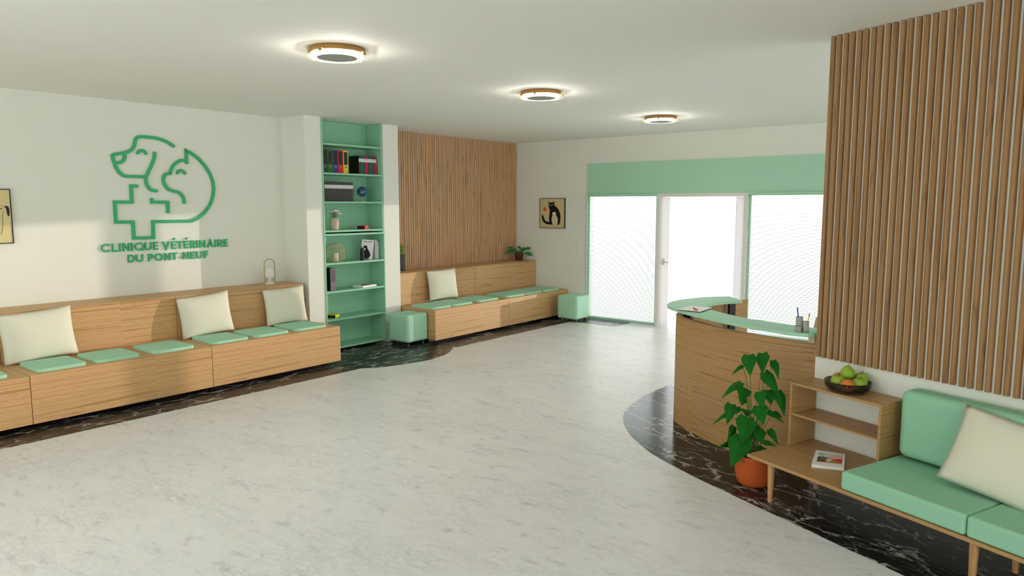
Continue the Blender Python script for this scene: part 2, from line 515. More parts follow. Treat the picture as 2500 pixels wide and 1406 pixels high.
# black marble inlays in the floor
P = [(XB, YL), (XB, 6.36), (5.263, 6.36)] + [tuple(p) for p in smooth_path([(5.263, 6.36), (5.414, 6.237), (5.678, 6.144), (6.016, 6.079), (6.327, 6.106), (6.611, 6.234), (6.808, 6.374)], 6)] + \
    [(6.84, 6.40), (6.85, 6.345), (9.545, 6.345), (9.585, 5.66), (9.60, 5.585), (9.66, 5.54), (XF, 5.53), (XF, YL)]
struct(MB().prism(P, 0, .003).build('floor_inlay', M['marquina']))
P = [(-2.3, -3.38)] + [tuple(p) for p in smooth_path([(2.02, -3.411), (2.5, -3.42), (3.26, -3.434), (3.58, -3.447), (3.975, -3.491), (4.177, -3.543), (4.444, -3.639), (4.706, -3.78), (4.949, -3.968), (5.127, -4.191), (5.358, -4.583), (5.556, -5.097), (5.70, -5.6)], 5)] + \
    [(3.6, -5.6), (3.13, -4.6), (3.13, -4.128), (-2.3, -4.128)]
o = MB().prism(P, 0, .003).build('floor_inlay', M['marquina2']); o.rotation_euler = (0, 0, RW); struct(o)

# glazed front: two windows and a glass door
for k, (y0, y1) in enumerate(((YD1, YW1), (YW0, YD0))):
    b = MB(); f = .035
    b.box(XF + .03, XF + .09, y0, y1, 0, f).box(XF + .03, XF + .09, y0, y1, ZW - f, ZW).box(XF + .03, XF + .09, y0, y0 + f, f, ZW - f).box(XF + .03, XF + .09, y1 - f, y1, f, ZW - f)
    w = struct(b.build('window_%d' % (k + 1), M['paint']))
    struct(MB().box(XF + .055, XF + .061, y0 + f, y1 - f, f, ZW - f).build('pane', M['glass'], w))
b = MB()
b.box(XF - .02, XF + .12, YD1 - .055, YD1 - .001, 0, ZW).box(XF - .02, XF + .12, YD0 + .001, YD0 + .055, 0, ZW).box(XF - .02, XF + .12, YD0 + .055, YD1 - .055, ZW - .05, ZW)
d = struct(b.build('door_1', M['frame_w']))
b = MB(); yl, yr = YD1 - .057, YD0 + .057
b.box(XF + .03, XF + .07, yl - .13, yl, .008, ZW - .053).box(XF + .03, XF + .07, yr, yr + .13, .008, ZW - .053)
lf = struct(b.build('door_leaf', M['stile'], d))
struct(MB().box(XF + .046, XF + .054, yr + .13, yl - .13, .008, ZW - .053).build('pane', M['glass'], lf))
b = MB()
b.box(XF + .012, XF + .03, yl - .075, yl - .03, .95, 1.05).tube([(XF + .012, yl - .05, 1.0), (XF - .035, yl - .05, 1.0), (XF - .037, yl - .06, 1.0), (XF - .037, yl - .17, .995)], .009, 10)
struct(b.build('door_handle', M['frame_w'], lf))

# light switch
t = thing('light_switch', 'small white light switch on the far wall beside the left venetian blind', 'light switch', (XF, 6.482, 1.15))
MB().box(XF - .009, XF - .0005, 6.44, 6.524, 1.075, 1.222).build('switch_plate', M['white'], t, bevel=.003)
MB().box(XF - .013, XF - .009, 6.458, 6.506, 1.105, 1.192).build('rocker', M['white'], t, bevel=.002)

# venetian blinds
for y0, y1, lab in ((YD1 + .012, YW1 + .004, 'white venetian blind left of the glass door, beside the cat picture'), (YW0, YD0 - .012, 'white venetian blind right of the glass door, behind the reception desk')):
    t = thing('venetian_blind', lab, 'blind', (XF - .03, (y0 + y1) / 2, .03), group='blinds on the glazed front')
    MB().box(XF - .043, XF - .016, y0 - .004, y1 + .004, 2.003, 2.03).build('head_rail', M['paint'], t, bevel=.003)
    b = MB(); z = .058
    while z < 1.995:
        Mx = Matrix.Translation((XF - .030, 0, z)) @ Matrix.Rotation(math.radians(-9), 4, 'Y')
        b.box(-.0125, .0125, y0, y1, -.0007, .0007, M=Mx)
        z += .0245
    b.build('slats', M['blind'], t)
    MB().box(XF - .043, XF - .017, y0, y1, .028, .040).build('bottom_rail', M['blind'], t, bevel=.002)
    for yy in (y0 + .10, y1 - .10):
        MB().tube([(XF - .044, yy, .04), (XF - .044, yy, 2.003)], .0012, 6).build('ladder_cord', M['white'], t)

# ------------------------------------------------------------------ slatted panels
def half_round(b, x, y, z0, z1, w, dep, sgn=1):
    n = 7
    pr = [(x + w / 2 * math.cos(math.pi * i / n), y + sgn * dep * math.sin(math.pi * i / n)) for i in range(n + 1)]
    if dep > .012:
        pr = [(x + w / 2, y)] + [(p[0], p[1] + sgn * .006) for p in pr] + [(x - w / 2, y)]
    b.prism(pr, z0, z1, smooth=False)


t = thing('slatted_wall_panel', 'large panel of rounded walnut slats on the wall above the mint sofa', 'wall panel', (1.2, -4.13, .848), 'R', 'walnut slat panels')
b = MB(); u = 3.098; k = 0
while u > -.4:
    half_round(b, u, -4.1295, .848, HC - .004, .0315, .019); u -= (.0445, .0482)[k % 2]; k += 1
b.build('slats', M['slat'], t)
t = thing('slatted_wall_panel', 'panel of fine walnut slats on the wall above the far bench', 'wall panel', (8.4, YL, .912), 'W', 'walnut slat panels')
b = MB(); x = 6.836; k = 0
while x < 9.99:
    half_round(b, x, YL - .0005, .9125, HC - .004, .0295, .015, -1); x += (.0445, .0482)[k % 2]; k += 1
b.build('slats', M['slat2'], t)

# ------------------------------------------------------------------ ceiling lamps
def ceiling_lamp():
    t = thing('ceiling_lamp', '', 'ceiling lamp', (0, 0, 0), group='round ceiling lamps in a row')
    b = MB(); b.lathe([(.10, -.001), (.188, -.001), (.196, -.034), (.10, -.034), (.10, -.001)], 64)
    b.build('mounting_ring', M['lampwood'], t)
    for a in (20, 110, 200, 290):
        b = MB(); Mx = Matrix.Rotation(math.radians(a), 4, 'Z')
        b.box(.192, .214, -.012, .012, -.052, -.030, M=Mx).build('clip', M['lampwood'], t, bevel=.004)
    n = 12
    MB().lathe([(.1525 + .0135 * math.cos(2 * math.pi * i / n), -.0465 + .0055 * math.sin(2 * math.pi * i / n)) for i in range(n + 1)], 64).build('light_ring', M['led'], t)
    b = MB(); b.lathe([(.137, -.060), (.214, -.060), (.216, -.057), (.214, -.054), (.137, -.054), (.137, -.060)], 64)
    b.build('glass_plate', M['frost'], t)
    b = MB(); b.cyl((0, 0, 0), .137, -.062, -.054, 48); b.cyl((0, 0, 0), .03, -.054, -.034, 24)
    b.build('centre_disc', M['greydisc'], t)
    return t


lamp0 = ceiling_lamp()
for i, (x, lab) in enumerate(((3.25, 'round ceiling lamp nearest to the camera, the largest of the three in view'), (5.63, 'round ceiling lamp in the middle of the row of three'), (8.09, 'round ceiling lamp nearest to the glass door, smallest of the three in view'),
                              (.87, 'round ceiling lamp above the near left end of the room'))):
    t = lamp0 if i == 0 else copy_tree(lamp0)
    t.location = (x, 4.105, HC); t['label'] = lab

# ------------------------------------------------------------------ benches along the left wall
YF, YBK = 6.716, 7.39
def bench(x0, x1, lab, grp):
    t = thing('bench', lab, 'bench', ((x0 + x1) / 2, 7.2, .003), group=grp)
    g = .0025
    MB().box(x0 + g, x1 - g, YF, YBK - .001, .045, .455, top=1).build('seat_box', [M['wood_h'], M['wood_x']], t, bevel=.002)
    MB().box(x0 + g, x1 - g, YBK, YL - .002, .045, .91, top=1).build('backrest', [M['wood_h'], M['wood_x']], t, bevel=.002)
    MB().box(x0 + .06, x1 - .06, YF + .18, YL - .08, .003, .045).build('plinth', M['black'], t)


bench(.50, 2.085, 'oak bench unit cut off at the left edge of the picture', 'oak bench units with backrests')
bench(2.085, 3.67, 'oak bench unit below the clinic sign, left of the dark joint', 'oak bench units with backrests')
bench(3.67, 5.255, 'oak bench unit beside the bookcase, with the small lamp on its backrest', 'oak bench units with backrests')
bench(6.83, 8.415, 'far oak bench unit with a cream pillow, behind the near mint pouf', 'oak bench units with backrests')
bench(8.415, 10.0, 'far oak bench unit against the far wall, holding the brown pot plant', 'oak bench units with backrests')

# seat pads
PADS = [((1.56, 1.96), 'mint seat pad of which only a corner shows at the left picture edge'),
        ((2.17, 2.555), 'mint seat pad in front of the largest cream pillow on the near bench'),
        ((2.63, 3.02), 'mint seat pad just right of the largest cream pillow'),
        ((3.13, 3.54), 'mint seat pad left of the middle pillow, just left of the dark bench joint'),
        ((3.73, 4.13), 'mint seat pad in front of the middle cream pillow of the near bench'),
        ((4.20, 4.625), 'mint seat pad between the middle and the last pillow of the near bench'),
        ((4.70, 5.13), 'mint seat pad at the bookcase end of the near bench'),
        ((6.87, 7.24), 'mint seat pad at the near end of the far bench, left of its pillow'),
        ((7.25, 7.69), 'mint seat pad tucked before the cream pillow of the far bench'),
        ((7.80, 8.27), 'mint seat pad just right of the far bench pillow'),
        ((8.46, 8.92), 'mint seat pad just past the joint of the far bench, third from the far wall'),
        ((8.93, 9.38), 'mint seat pad second from the far wall on the far bench'),
        ((9.42, 9.86), 'mint seat pad closest to the far wall on the far bench')]
for i, ((x0, x1), lab) in enumerate(PADS):
    y0, y1 = 6.785, 7.25
    i0, i1 = .035, .02      # front and back corners cut round
    P = []
    for cx, cy, a0, r in ((x1 - .05, y0 + .05, -90, .05), (x1 - .05, y1 - .05, 0, .05), (x0 + .05, y1 - .05, 90, .05), (x0 + .05, y0 + .05, 180, .05)):
        P += [(cx + r * math.cos(math.radians(a0 + 15 * k)), cy + r * math.sin(math.radians(a0 + 15 * k))) for k in range(7)]
    o = MB().prism(P, .4555, .482).build('seat_pad', M['mint_bright'], bevel=.008, seg=3)
    # origin at the pad's base
    for v in o.data.vertices:
        v.co -= Vector(((x0 + x1) / 2, (y0 + y1) / 2, .4555))
    o.location = ((x0 + x1) / 2, (y0 + y1) / 2, .4555)
    tag(o, lab, 'seat cushion', 'mint seat pads on the benches')


# pillows
def pillow_mesh(w, h, th, pinch=.07, n=18, sag=.0):
    b = MB(); vs = []
    def P(s, t, side):
        x = w / 2 * s * (1 - pinch * (1 - t * t)); z = h / 2 * t * (1 - pinch * (1 - s * s))
        q = max(0, (1 - s ** 4) * (1 - t ** 4)) ** .55
        e = .5 + .5 * max(0, (1 - s * s) * (1 - t * t)) ** .5
        return (x, side * th / 2 * q * e, z + h / 2 - sag * (1 - t) * .0)
    for side in (-1, 1):
        g = [[P(-1 + 2 * i / n, -1 + 2 * j / n, side) for i in range(n + 1)] for j in range(n + 1)]
        vs = [p for row in g for p in row]
        fs = []
        for j in range(n):
            for i in range(n):
                a = j * (n + 1) + i
                q = (a, a + 1, a + n + 2, a + n + 1)
                fs.append(q if side < 0 else q[::-1])
        b.add(vs, fs, 0, True)
    return b


def pillow(w, h, th, loc, lab, lean=8, roll=0, yaw=0, frame='W', pinch=.05):
    b = pillow_mesh(w, h, th, pinch)
    me = b.build('pillow', M['cream'])
    # weld the two shells along the seam
    import bmesh
    bm = bmesh.new(); bm.from_mesh(me.data); bmesh.ops.remove_doubles(bm, verts=bm.verts, dist=1e-5); bm.to_mesh(me.data); bm.free()
    R = Matrix.Rotation(math.radians(yaw), 4, 'Z') @ Matrix.Rotation(math.radians(-lean), 4, 'X') @ Matrix.Rotation(math.radians(roll), 4, 'Y')
    if frame == 'R':
        R = Matrix.Rotation(RW, 4, 'Z') @ R; me.location = wpt(*loc)
    else:
        me.location = loc
    me.rotation_euler = R.to_euler()
    tag(me, lab, 'pillow', 'cream pillows')
    return me


pillow(.60, .455, .15, (2.375, 7.277, .466), 'largest cream pillow, left on the near bench under the clinic sign', 8, -3)
pillow(.59, .445, .15, (3.96, 7.277, .468), 'middle cream pillow of the near bench, standing over the dark joint', 8, -3.5)
pillow(.56, .435, .15, (4.935, 7.277, .462), 'cream pillow at the bookcase end of the near bench, below the small lamp', 8, -1)
pillow(.58, .445, .15, (7.585, 7.265, .484), 'only cream pillow on the far bench', 7, -1, -3)

# ------------------------------------------------------------------ clinic sign
MS = Matrix(((1, 0, 0, 0), (0, 0, -1, YL), (0, 1, 0, 0), (0, 0, 0, 1)))   # (x, z, depth) -> wall
t = thing('clinic_sign', 'green line logo of dog, cat and cross with clinic name on the left wall', 'sign', (3.85, YL, 1.25))
W_, D_ = .033, .018
b = MB()
b.stroke(smooth_path([(3.947, 2.492), (3.875, 2.534), (3.795, 2.558), (3.715, 2.567), (3.60, 2.567), (3.56, 2.55), (3.543, 2.52), (3.533, 2.475), (3.508, 2.435), (3.458, 2.402), (3.381, 2.381), (3.325, 2.368), (3.309, 2.351), (3.318, 2.306), (3.336, 2.245), (3.363, 2.195), (3.40, 2.163), (3.44, 2.153), (3.629, 2.152)], 5), W_, D_ + .0006 * 1, MS, rnd=True)
b.stroke(smooth_path([(3.429, 2.376), (3.425, 2.334), (3.395, 2.297), (3.339, 2.284)], 6), W_, D_ + .0006 * 2, MS, rnd=True)
b.stroke(smooth_path([(3.563, 2.397), (3.578, 2.418), (3.605, 2.427), (3.630, 2.418), (3.648, 2.396)], 5), W_ * .9, D_ + .0006 * 3, MS, rnd=True)
b.stroke(smooth_path([(3.738, 2.406), (3.732, 2.357), (3.699, 2.276), (3.645, 2.171), (3.631, 2.115), (3.639, 2.067), (3.669, 2.023), (3.708, 2.008), (3.732, 2.007)], 6), W_, D_ + .0006 * 4, MS, rnd=True)
b.build('dog_outline', M['signgreen'], t)
b = MB()
arc = [tuple(p) for p in smooth_path([(4.086, 2.452), (4.157, 2.418), (4.241, 2.354), (4.325, 2.252), (4.372, 2.152), (4.387, 2.06), (4.374, 1.960), (4.333, 1.861), (4.255, 1.767), (4.172, 1.705), (4.105, 1.677)], 6)]
b.stroke([(4.086, 2.320), (4.086, 2.452)] + arc[1:] + [(3.680, 1.679), (3.675, 1.508), (3.472, 1.510), (3.472, 1.679), (3.302, 1.681), (3.303, 1.886), (3.474, 1.886), (3.475, 2.053), (3.534, 2.053)], W_, D_ + .0006 * 5, MS, rnd=True)
b.stroke([(3.681, 1.916), (3.681, 1.886), (3.850, 1.886), (3.849, 1.783)], W_, D_ + .0006 * 6, MS, rnd=True)
b.build('cat_and_cross_outline', M['signgreen'], t)
b = MB()
b.stroke([tuple(p) for p in smooth_path([(4.080, 2.346), (4.015, 2.340), (3.945, 2.295), (3.908, 2.237), (3.893, 2.197)], 6)] + [tuple(p) for p in smooth_path([(3.885, 2.197), (3.839, 2.183), (3.817, 2.136), (3.827, 2.080), (3.864, 2.028), (3.921, 2.008), (3.971, 1.996), (4.012, 1.963), (4.032, 1.919), (4.035, 1.885)], 6)], W_, D_ + .0006 * 7, MS, rnd=True)
b.stroke(smooth_path([(3.975, 2.204), (3.992, 2.226), (4.018, 2.234), (4.043, 2.224), (4.057, 2.202)], 5), W_ * .9, D_ + .0006 * 8, MS, rnd=True)
b.build('cat_face_outline', M['signgreen'], t)


def arcpts(cx, cy, rx, ry, a0, a1, n=14):
    return [(cx + rx * math.cos(math.radians(a0 + (a1 - a0) * i / n)), cy + ry * math.sin(math.radians(a0 + (a1 - a0) * i / n))) for i in range(n + 1)]


def glyph(c, w, h, s):
    """centre-line strokes of a capital of outer width w, height h, stroke s"""
    k = s / 2
    if c == 'C': return [arcpts(w * .53, h / 2, w * .53 - k, h / 2 - k, 42, 318, 24)]
    if c == 'L': return [[(k, h), (k, k), (w, k)]]
    if c == 'I': return [[(w / 2, 0), (w / 2, h)]]
    if c == 'N': return [[(k, 0), (k, h)], [(k * 1.1, h - k * .6), (w - k * 1.1, k * .6)], [(w - k, 0), (w - k, h)]]
    if c in 'QO':
        r = [arcpts(w / 2, h / 2, w / 2 - k, h / 2 - k, 0, 360, 30)]
        return r + ([[(w * .62, h * .27), (w * .97, h * .02)]] if c == 'Q' else [])
    if c == 'U': return [[(k, h), (k, h * .36)] + arcpts(w / 2, h * .36, w / 2 - k, h * .36 - k, 180, 360, 14)[1:] + [(w - k, h)]]
    if c in 'EÉF':
        r = [[(k, 0), (k, h)], [(k, h - k), (w, h - k)], [(k, h * .51), (w * .93, h * .51)]]
        if c != 'F': r.append([(k, k), (w, k)])
        if c == 'É': r.append([(w * .45, h * 1.17), (w * .85, h * 1.36)])
        return r
    if c == 'V': return [[(k, h), (w / 2, k * .6), (w - k, h)]]
    if c == 'A': return [[(k, 0), (w / 2, h - k * .6), (w - k, 0)], [(w * .24, h * .30), (w * .76, h * .30)]]
    if c == 'T': return [[(0, h - k), (w, h - k)], [(w / 2, 0), (w / 2, h - k)]]
    if c in 'RP':
        y = h * .42
        r = [[(k, 0), (k, h)], [(k, h - k), (w * .5, h - k)] + arcpts(w * .5, (h - k + y) / 2, w * .5 - k, (h - k - y) / 2, 90, -90, 12)[1:] + [(k, y)]]
        if c == 'R': r.append([(w * .45, y), (w - k * .7, 0)])
        return r
    if c == 'D': return [[(k, k), (k, h - k), (w * .42, h - k)] + arcpts(w * .42, h / 2, w * .58 - k, h / 2 - k, 90, -90, 16)[1:]]
    if c == '-': return [[(0, h * .30), (w, h * .30)]]


LINE1 = [('C', 3.1441, 3.2381), ('L', 3.2476, 3.3039), ('I', 3.3141, 3.3369), ('N', 3.354, 3.4243), ('I', 3.4366, 3.4599), ('Q', 3.4728, 3.5735), ('U', 3.5795, 3.652), ('E', 3.6703, 3.7212), ('V', 3.7659, 3.8487), ('É', 3.8677, 3.9188), ('T', 3.9239, 3.9964), ('É', 4.0081, 4.0593), ('R', 4.0791, 4.1391), ('I', 4.1525, 4.1707), ('N', 4.1889, 4.2569), ('A', 4.2762, 4.3579), ('I', 4.3698, 4.3852), ('R', 4.4049, 4.4687), ('E', 4.483, 4.5311)]
LINE2 = [('D', 3.3976, 3.4688), ('U', 3.4805, 3.5565), ('P', 3.607, 3.6635), ('O', 3.6758, 3.7654), ('N', 3.7829, 3.8504), ('T', 3.8612, 3.9303), ('-', 3.94, 3.9789), ('N', 3.9887, 4.0576), ('E', 4.0774, 4.1274), ('U', 4.1442, 4.2152), ('F', 4.2343, 4.2838)]
for LN, z0, hh in ((LINE1, 1.376, .086), (LINE2, 1.256, .081)):
    b = MB(); last = None
    for c, x0, x1 in LN:
        if last is not None and x0 - last > .04:      # one part per word
            b.build('lettering', M['signgreen'], t); b = MB()
        last = x1
        s = .0158 if c != '-' else .007
        for k, st in enumerate(glyph(c, x1 - x0, hh, s)):
            b.stroke([(x0 + p[0], z0 + p[1]) for p in st], s if not (c == 'É' and st[0][1] > hh) else .011, .016 + .0006 * k, MS, closed=(c == 'D'))
    b.build('lettering', M['signgreen'], t)

# ------------------------------------------------------------------ pictures
t = thing('framed_picture', 'framed poster of a black cat with a small spotted cat and orange sun', 'picture', (XF, 7.04, 1.47))
fx = XF - .028
b = MB(); y0, y1, z0, z1, f = 6.782, 7.297, 1.470, 1.972, .008
b.box(fx, XF - .001, y0, y0 + f, z0, z1).box(fx, XF - .001, y1 - f, y1, z0, z1).box(fx, XF - .001, y0 + f, y1 - f, z0, z0 + f).box(fx, XF - .001, y0 + f, y1 - f, z1 - f, z1)
b.build('frame', M['c_dark'], t)
MB().box(fx + .005, XF - .001, y0 + f, y1 - f, z0 + f, z1 - f).build('poster', plain('cat_poster_paper', (206, 190, 140), .6, .2, .03, 20), t)
MP = Matrix(((0, 0, -1, fx + .005), (-1, 0, 0, y1), (0, 1, 0, z0), (0, 0, 0, 1)))   # x to the right, y up
def pp(x, y):   # from the zoomed photograph of the picture
    return ((x - 122) / (1068 - 122) * (y1 - y0), (1275 - y) / (1275 - 142) * (z1 - z0))
b = MB()
body = [(455, 250), (500, 305), (560, 297), (610, 305), (668, 235), (672, 330), (690, 420), (780, 490), (850, 590), (895, 720), (912, 850), (905, 980), (885, 1080), (850, 1140), (600, 1135), (480, 1135), (380, 1120), (290, 1070), (230, 990), (198, 880), (205, 800), (235, 765), (262, 800), (280, 880), (320, 970), (390, 1030), (500, 1030), (478, 930), (490, 780), (505, 610), (480, 500), (455, 430), (465, 330)]
b.flat([pp(*q) for q in body], .0012, MP, 0)
kit = [(622, 665), (655, 668), (690, 668), (715, 655), (745, 710), (735, 770), (790, 860), (812, 960), (805, 1060), (785, 1138), (620, 1125), (590, 1040), (580, 950), (590, 850), (615, 780), (603, 710)]
b.flat([pp(*q) for q in kit], .0022, MP, 1)
b.flat([pp(315 + 62 * math.cos(a * .314), 555 + 82 * math.sin(a * .314)) for a in range(20)], .0012, MP, 2)
for x, y in ((628, 865), (672, 862), (730, 848), (705, 795), (750, 900), (620, 920), (660, 945), (705, 930), (768, 945), (622, 1005), (672, 1010), (720, 1003), (768, 1015), (630, 1070), (690, 1070), (735, 1078), (640, 805)):
    b.flat([pp(x + 11 * math.cos(a * .785), y + 16 * math.sin(a * .785)) for a in range(8)], .0028, MP, 0)
for x, y in ((510, 388), (610, 385)):
    b.flat([pp(x + 26 * math.cos(a * .523), y + 13 * math.sin(a * .523)) for a in range(12)], .0022, MP, 3)
b.flat([pp(530, 425), pp(550, 438), pp(565, 400)], .0022, MP, 1)
b.build('cat_print', [M['c_black'], M['c_cream'], M['c_orange'], M['c_lgrey']], t)

t = thing('framed_picture', 'framed drawing of a spotted dog cut off by the left picture edge', 'picture', (2.14, YL, 1.5))
b = MB(); x0, x1, z0, z1, f, fy = 1.87, 2.382, 1.500, 2.002, .008, YL - .028
b.box(x0, x0 + f, fy, YL - .001, z0, z1).box(x1 - f, x1, fy, YL - .001, z0, z1).box(x0 + f, x1 - f, fy, YL - .001, z0, z0 + f).box(x0 + f, x1 - f, fy, YL - .001, z1 - f, z1)
b.build('frame', M['c_dark'], t)
MB().box(x0 + f, x1 - f, fy + .005, YL - .001, z0 + f, z1 - f).build('poster', plain('dog_poster_paper', (218, 204, 150), .6, .2, .03, 20), t)
MD = Matrix(((1, 0, 0, 0), (0, 0, -1, fy + .005), (0, 1, 0, 0), (0, 0, 0, 1)))
b = MB()
out = [(2.328, 1.832), (2.318, 1.843), (2.29, 1.850), (2.20, 1.846), (2.10, 1.852), (2.05, 1.87), (2.02, 1.90), (1.97, 1.905), (1.93, 1.89), (1.915, 1.87), (1.95, 1.855), (1.985, 1.85), (1.99, 1.80), (2.01, 1.74), (2.02, 1.60), (2.045, 1.59), (2.055, 1.60), (2.055, 1.70), (2.12, 1.715), (2.20, 1.72), (2.262, 1.74), (2.275, 1.71), (2.255, 1.62), (2.262, 1.592), (2.285, 1.59), (2.292, 1.61), (2.305, 1.69), (2.307, 1.735), (2.303, 1.75), (2.322, 1.80)]
b.stroke(smooth_path(out, 4), .0035, .0012, MD, mi=0)
tail = [(2.325, 1.838), (2.335, 1.846), (2.35, 1.846), (2.362, 1.83), (2.366, 1.79), (2.36, 1.755), (2.354, 1.752), (2.346, 1.765), (2.341, 1.80), (2.338, 1.83)]
b.flat([tuple(p) for p in smooth_path(tail, 3)], .0014, MD, 1)
ear = [(1.985, 1.895), (2.01, 1.885), (2.03, 1.84), (2.02, 1.80), (2.0, 1.81), (1.985, 1.86)]
b.flat([tuple(p) for p in smooth_path(ear, 3)], .0014, MD, 1)
for x, z in ((2.30, 1.822), (2.288, 1.826), (2.285, 1.80), (2.24, 1.81), (2.2, 1.78), (2.15, 1.82), (2.11, 1.78), (2.18, 1.75), (1.955, 1.885)):
    b.flat([(x + .005 * math.cos(a * .785), z + .007 * math.sin(a * .785)) for a in range(8)], .0014, MD, 1)
b.build('dog_print', [M['c_line'], M['c_dark']], t)

# ------------------------------------------------------------------ bookcases between the pilasters
BX0, BX1, BY0, BY1 = 5.547, 6.531, 7.342, 7.66
t = thing('bookcase', 'mint open bookcase standing on the floor, the lower of two', 'bookcase', (6.04, 7.5, .003), group='stacked mint bookcases')
for a, c in ((BX0, BX0 + .016), (BX1 - .016, BX1)):
    MB().box(a, c, BY0 + .008, BY1, .003, 1.474).build('side_panel', M['shelfpaint'], t, bevel=.001)
MB().box(BX0 + .016, BX1 - .016, BY1 - .008, BY1, .003, 1.474).build('back_panel', M['shelfpaint'], t)
MB().box(BX0, BX1, BY0, BY1, 1.475, 1.498).build('top_board', M['shelfpaint'], t, bevel=.001)
for zt in (.055, .421, .776, 1.134):
    MB().box(BX0 + .017, BX1 - .017, BY0 + .009, BY1 - .009, zt - .024, zt).build('shelf', M['shelfpaint'], t, bevel=.001)
t = thing('bookcase', 'mint open bookcase reaching the ceiling, the upper of two', 'bookcase', (6.04, 7.5, 1.499), group='stacked mint bookcases')
UX1 = BX1 - .02
for a, c in ((BX0, BX0 + .016), (UX1 - .016, UX1)):
    MB().box(a, c, BY0 + .004, BY1, 1.499, HC - .003).build('side_panel', M['shelfpaint'], t, bevel=.001)
MB().box(BX0 + .016, UX1 - .016, BY1 - .008, BY1, 1.499, HC - .003).build('back_panel', M['shelfpaint'], t)
for zt in (1.541, 1.901, 2.255, 2.614):
    MB().box(BX0 + .017, UX1 - .017, BY0 + .006, BY1 - .009, zt - .022, zt).build('shelf', M['shelfpaint'], t, bevel=.001)

# lever-arch binders
def binder(x0, y0, z0, col, lab, w=.0775, h=.285, dep=.215, grp='lever-arch binders on the upper shelves', panel='c_dark', mat_side='c_black'):
    t = thing('lever_arch_binder', lab, 'binder', (x0 + w / 2, y0 + dep / 2, z0), group=grp)
    b = MB(); b.box(x0, x0 + w, y0, y0 + .003, z0, z0 + h)
    b.box(x0, x0 + .003, y0 + .003, y0 + dep, z0, z0 + h, 1).box(x0 + w - .003, x0 + w, y0 + .003, y0 + dep, z0, z0 + h, 1)
    b.build('cover', [M[col], M[mat_side]], t)
    MB().box(x0 + .006, x0 + w - .006, y0 + .006, y0 + dep - .01, z0 + .004, z0 + h - .012).build('paper_block', M['paper'], t)
    MB().box(x0 + .010, x0 + w - .010, y0 - .0012, y0, z0 + h * .38, z0 + h * .935).build('spine_label', M[panel], t)
    b = MB(); Mx = Matrix.Translation((x0 + w / 2, y0, z0 + h * .28)) @ Matrix.Rotation(math.radians(90), 4, 'X')
    b.lathe([(.010, .0), (.0105, .002), (.0145, .002), (.015, 0)], 20, M=Mx, mi=0); b.cyl((0, 0, 0), .010, 0, .0012, 16, M=Mx, mi=1)
    b.build('finger_ring', [M['chrome'], M['c_black']], t)


Z2 = 2.2555
for i, (col, nm) in enumerate((('c_grey', 'dark grey'), ('c_green', 'green'), ('c_purple', 'purple'), ('c_red', 'red'), ('c_yellow', 'yellow'))):
    binder(5.592 + i * .0795, 7.40, Z2, col, '%s lever-arch binder in the row of five on the top filled shelf' % nm, panel='c_dark', mat_side=col)
binder(5.655, 7.395, .7765, 'c_mauve', 'mauve-grey lever-arch binder standing alone on a lower shelf', w=.083, grp=None, panel='c_mauve2', mat_side='c_black')


def file_box(x0, y0, z0, col, lab, grp, w=.0362, h=.238, dep=.185):
    t = thing('magazine_file', lab, 'file box', (x0 + w / 2, y0 + dep / 2, z0), group=grp)
    MB().box(x0, x0 + w, y0, y0 + dep, z0, z0 + h, left=1).build('case', [M[col], M['c_black']], t, bevel=.002)
    MB().box(x0 + .0005, x0 + w - .0005, y0 - .001, y0, z0 + h * .66, z0 + h * .845).build('label_strip', M['c_label'], t)


cols = ['c_grey', 'c_green', 'c_purple', 'c_red', 'c_grey', 'c_green', 'c_purple', 'c_red']
nms = ['grey slim file box, first of the coloured row right of the black side', 'green slim file box next to the first grey one of the coloured row', 'purple slim file box, the first purple one of the coloured row', 'red slim file box in the middle of the coloured row',
       'grey slim file box between the red and green ones of the coloured row', 'green slim file box in the right half of the coloured row', 'purple slim file box, the second purple one of the coloured row', 'red slim file box closing the coloured row at its right end']
for i in range(8):
    file_box(6.172 + i * .0372, 7.415, Z2, cols[i], nms[i], 'coloured slim file boxes', h=.237)
for i in range(12):
    file_box(5.612 + i * .0375, 7.405, 1.9015, 'c_grey', 'dark grey slim file box in the shelf row of identical ones beside the globe', 'dark grey slim file boxes', h=.245)

# globe
t = thing('globe', 'small blue desk globe on a grey stand beside the dark file boxes', 'globe', (6.245, 7.45, 1.9015))
MB().cyl((6.245, 7.45, 1.9015), .045, 0, .010, 24).cyl((6.245, 7.45, 1.9015), .008, .01, .055, 12).build('stand', M['stone_grey'], t)
MB().sphere((6.245, 7.45, 2.032), .0655, 32, 18).build('ball', M['globe'], t)
b = MB(); b.tube([(6.245 + .073 * math.cos(a), 7.45, 2.032 + .073 * math.sin(a)) for a in [math.radians(-95 + 10 * i) for i in range(20)]], .003, 8)
b.build('meridian_arc', M['brass'], t)

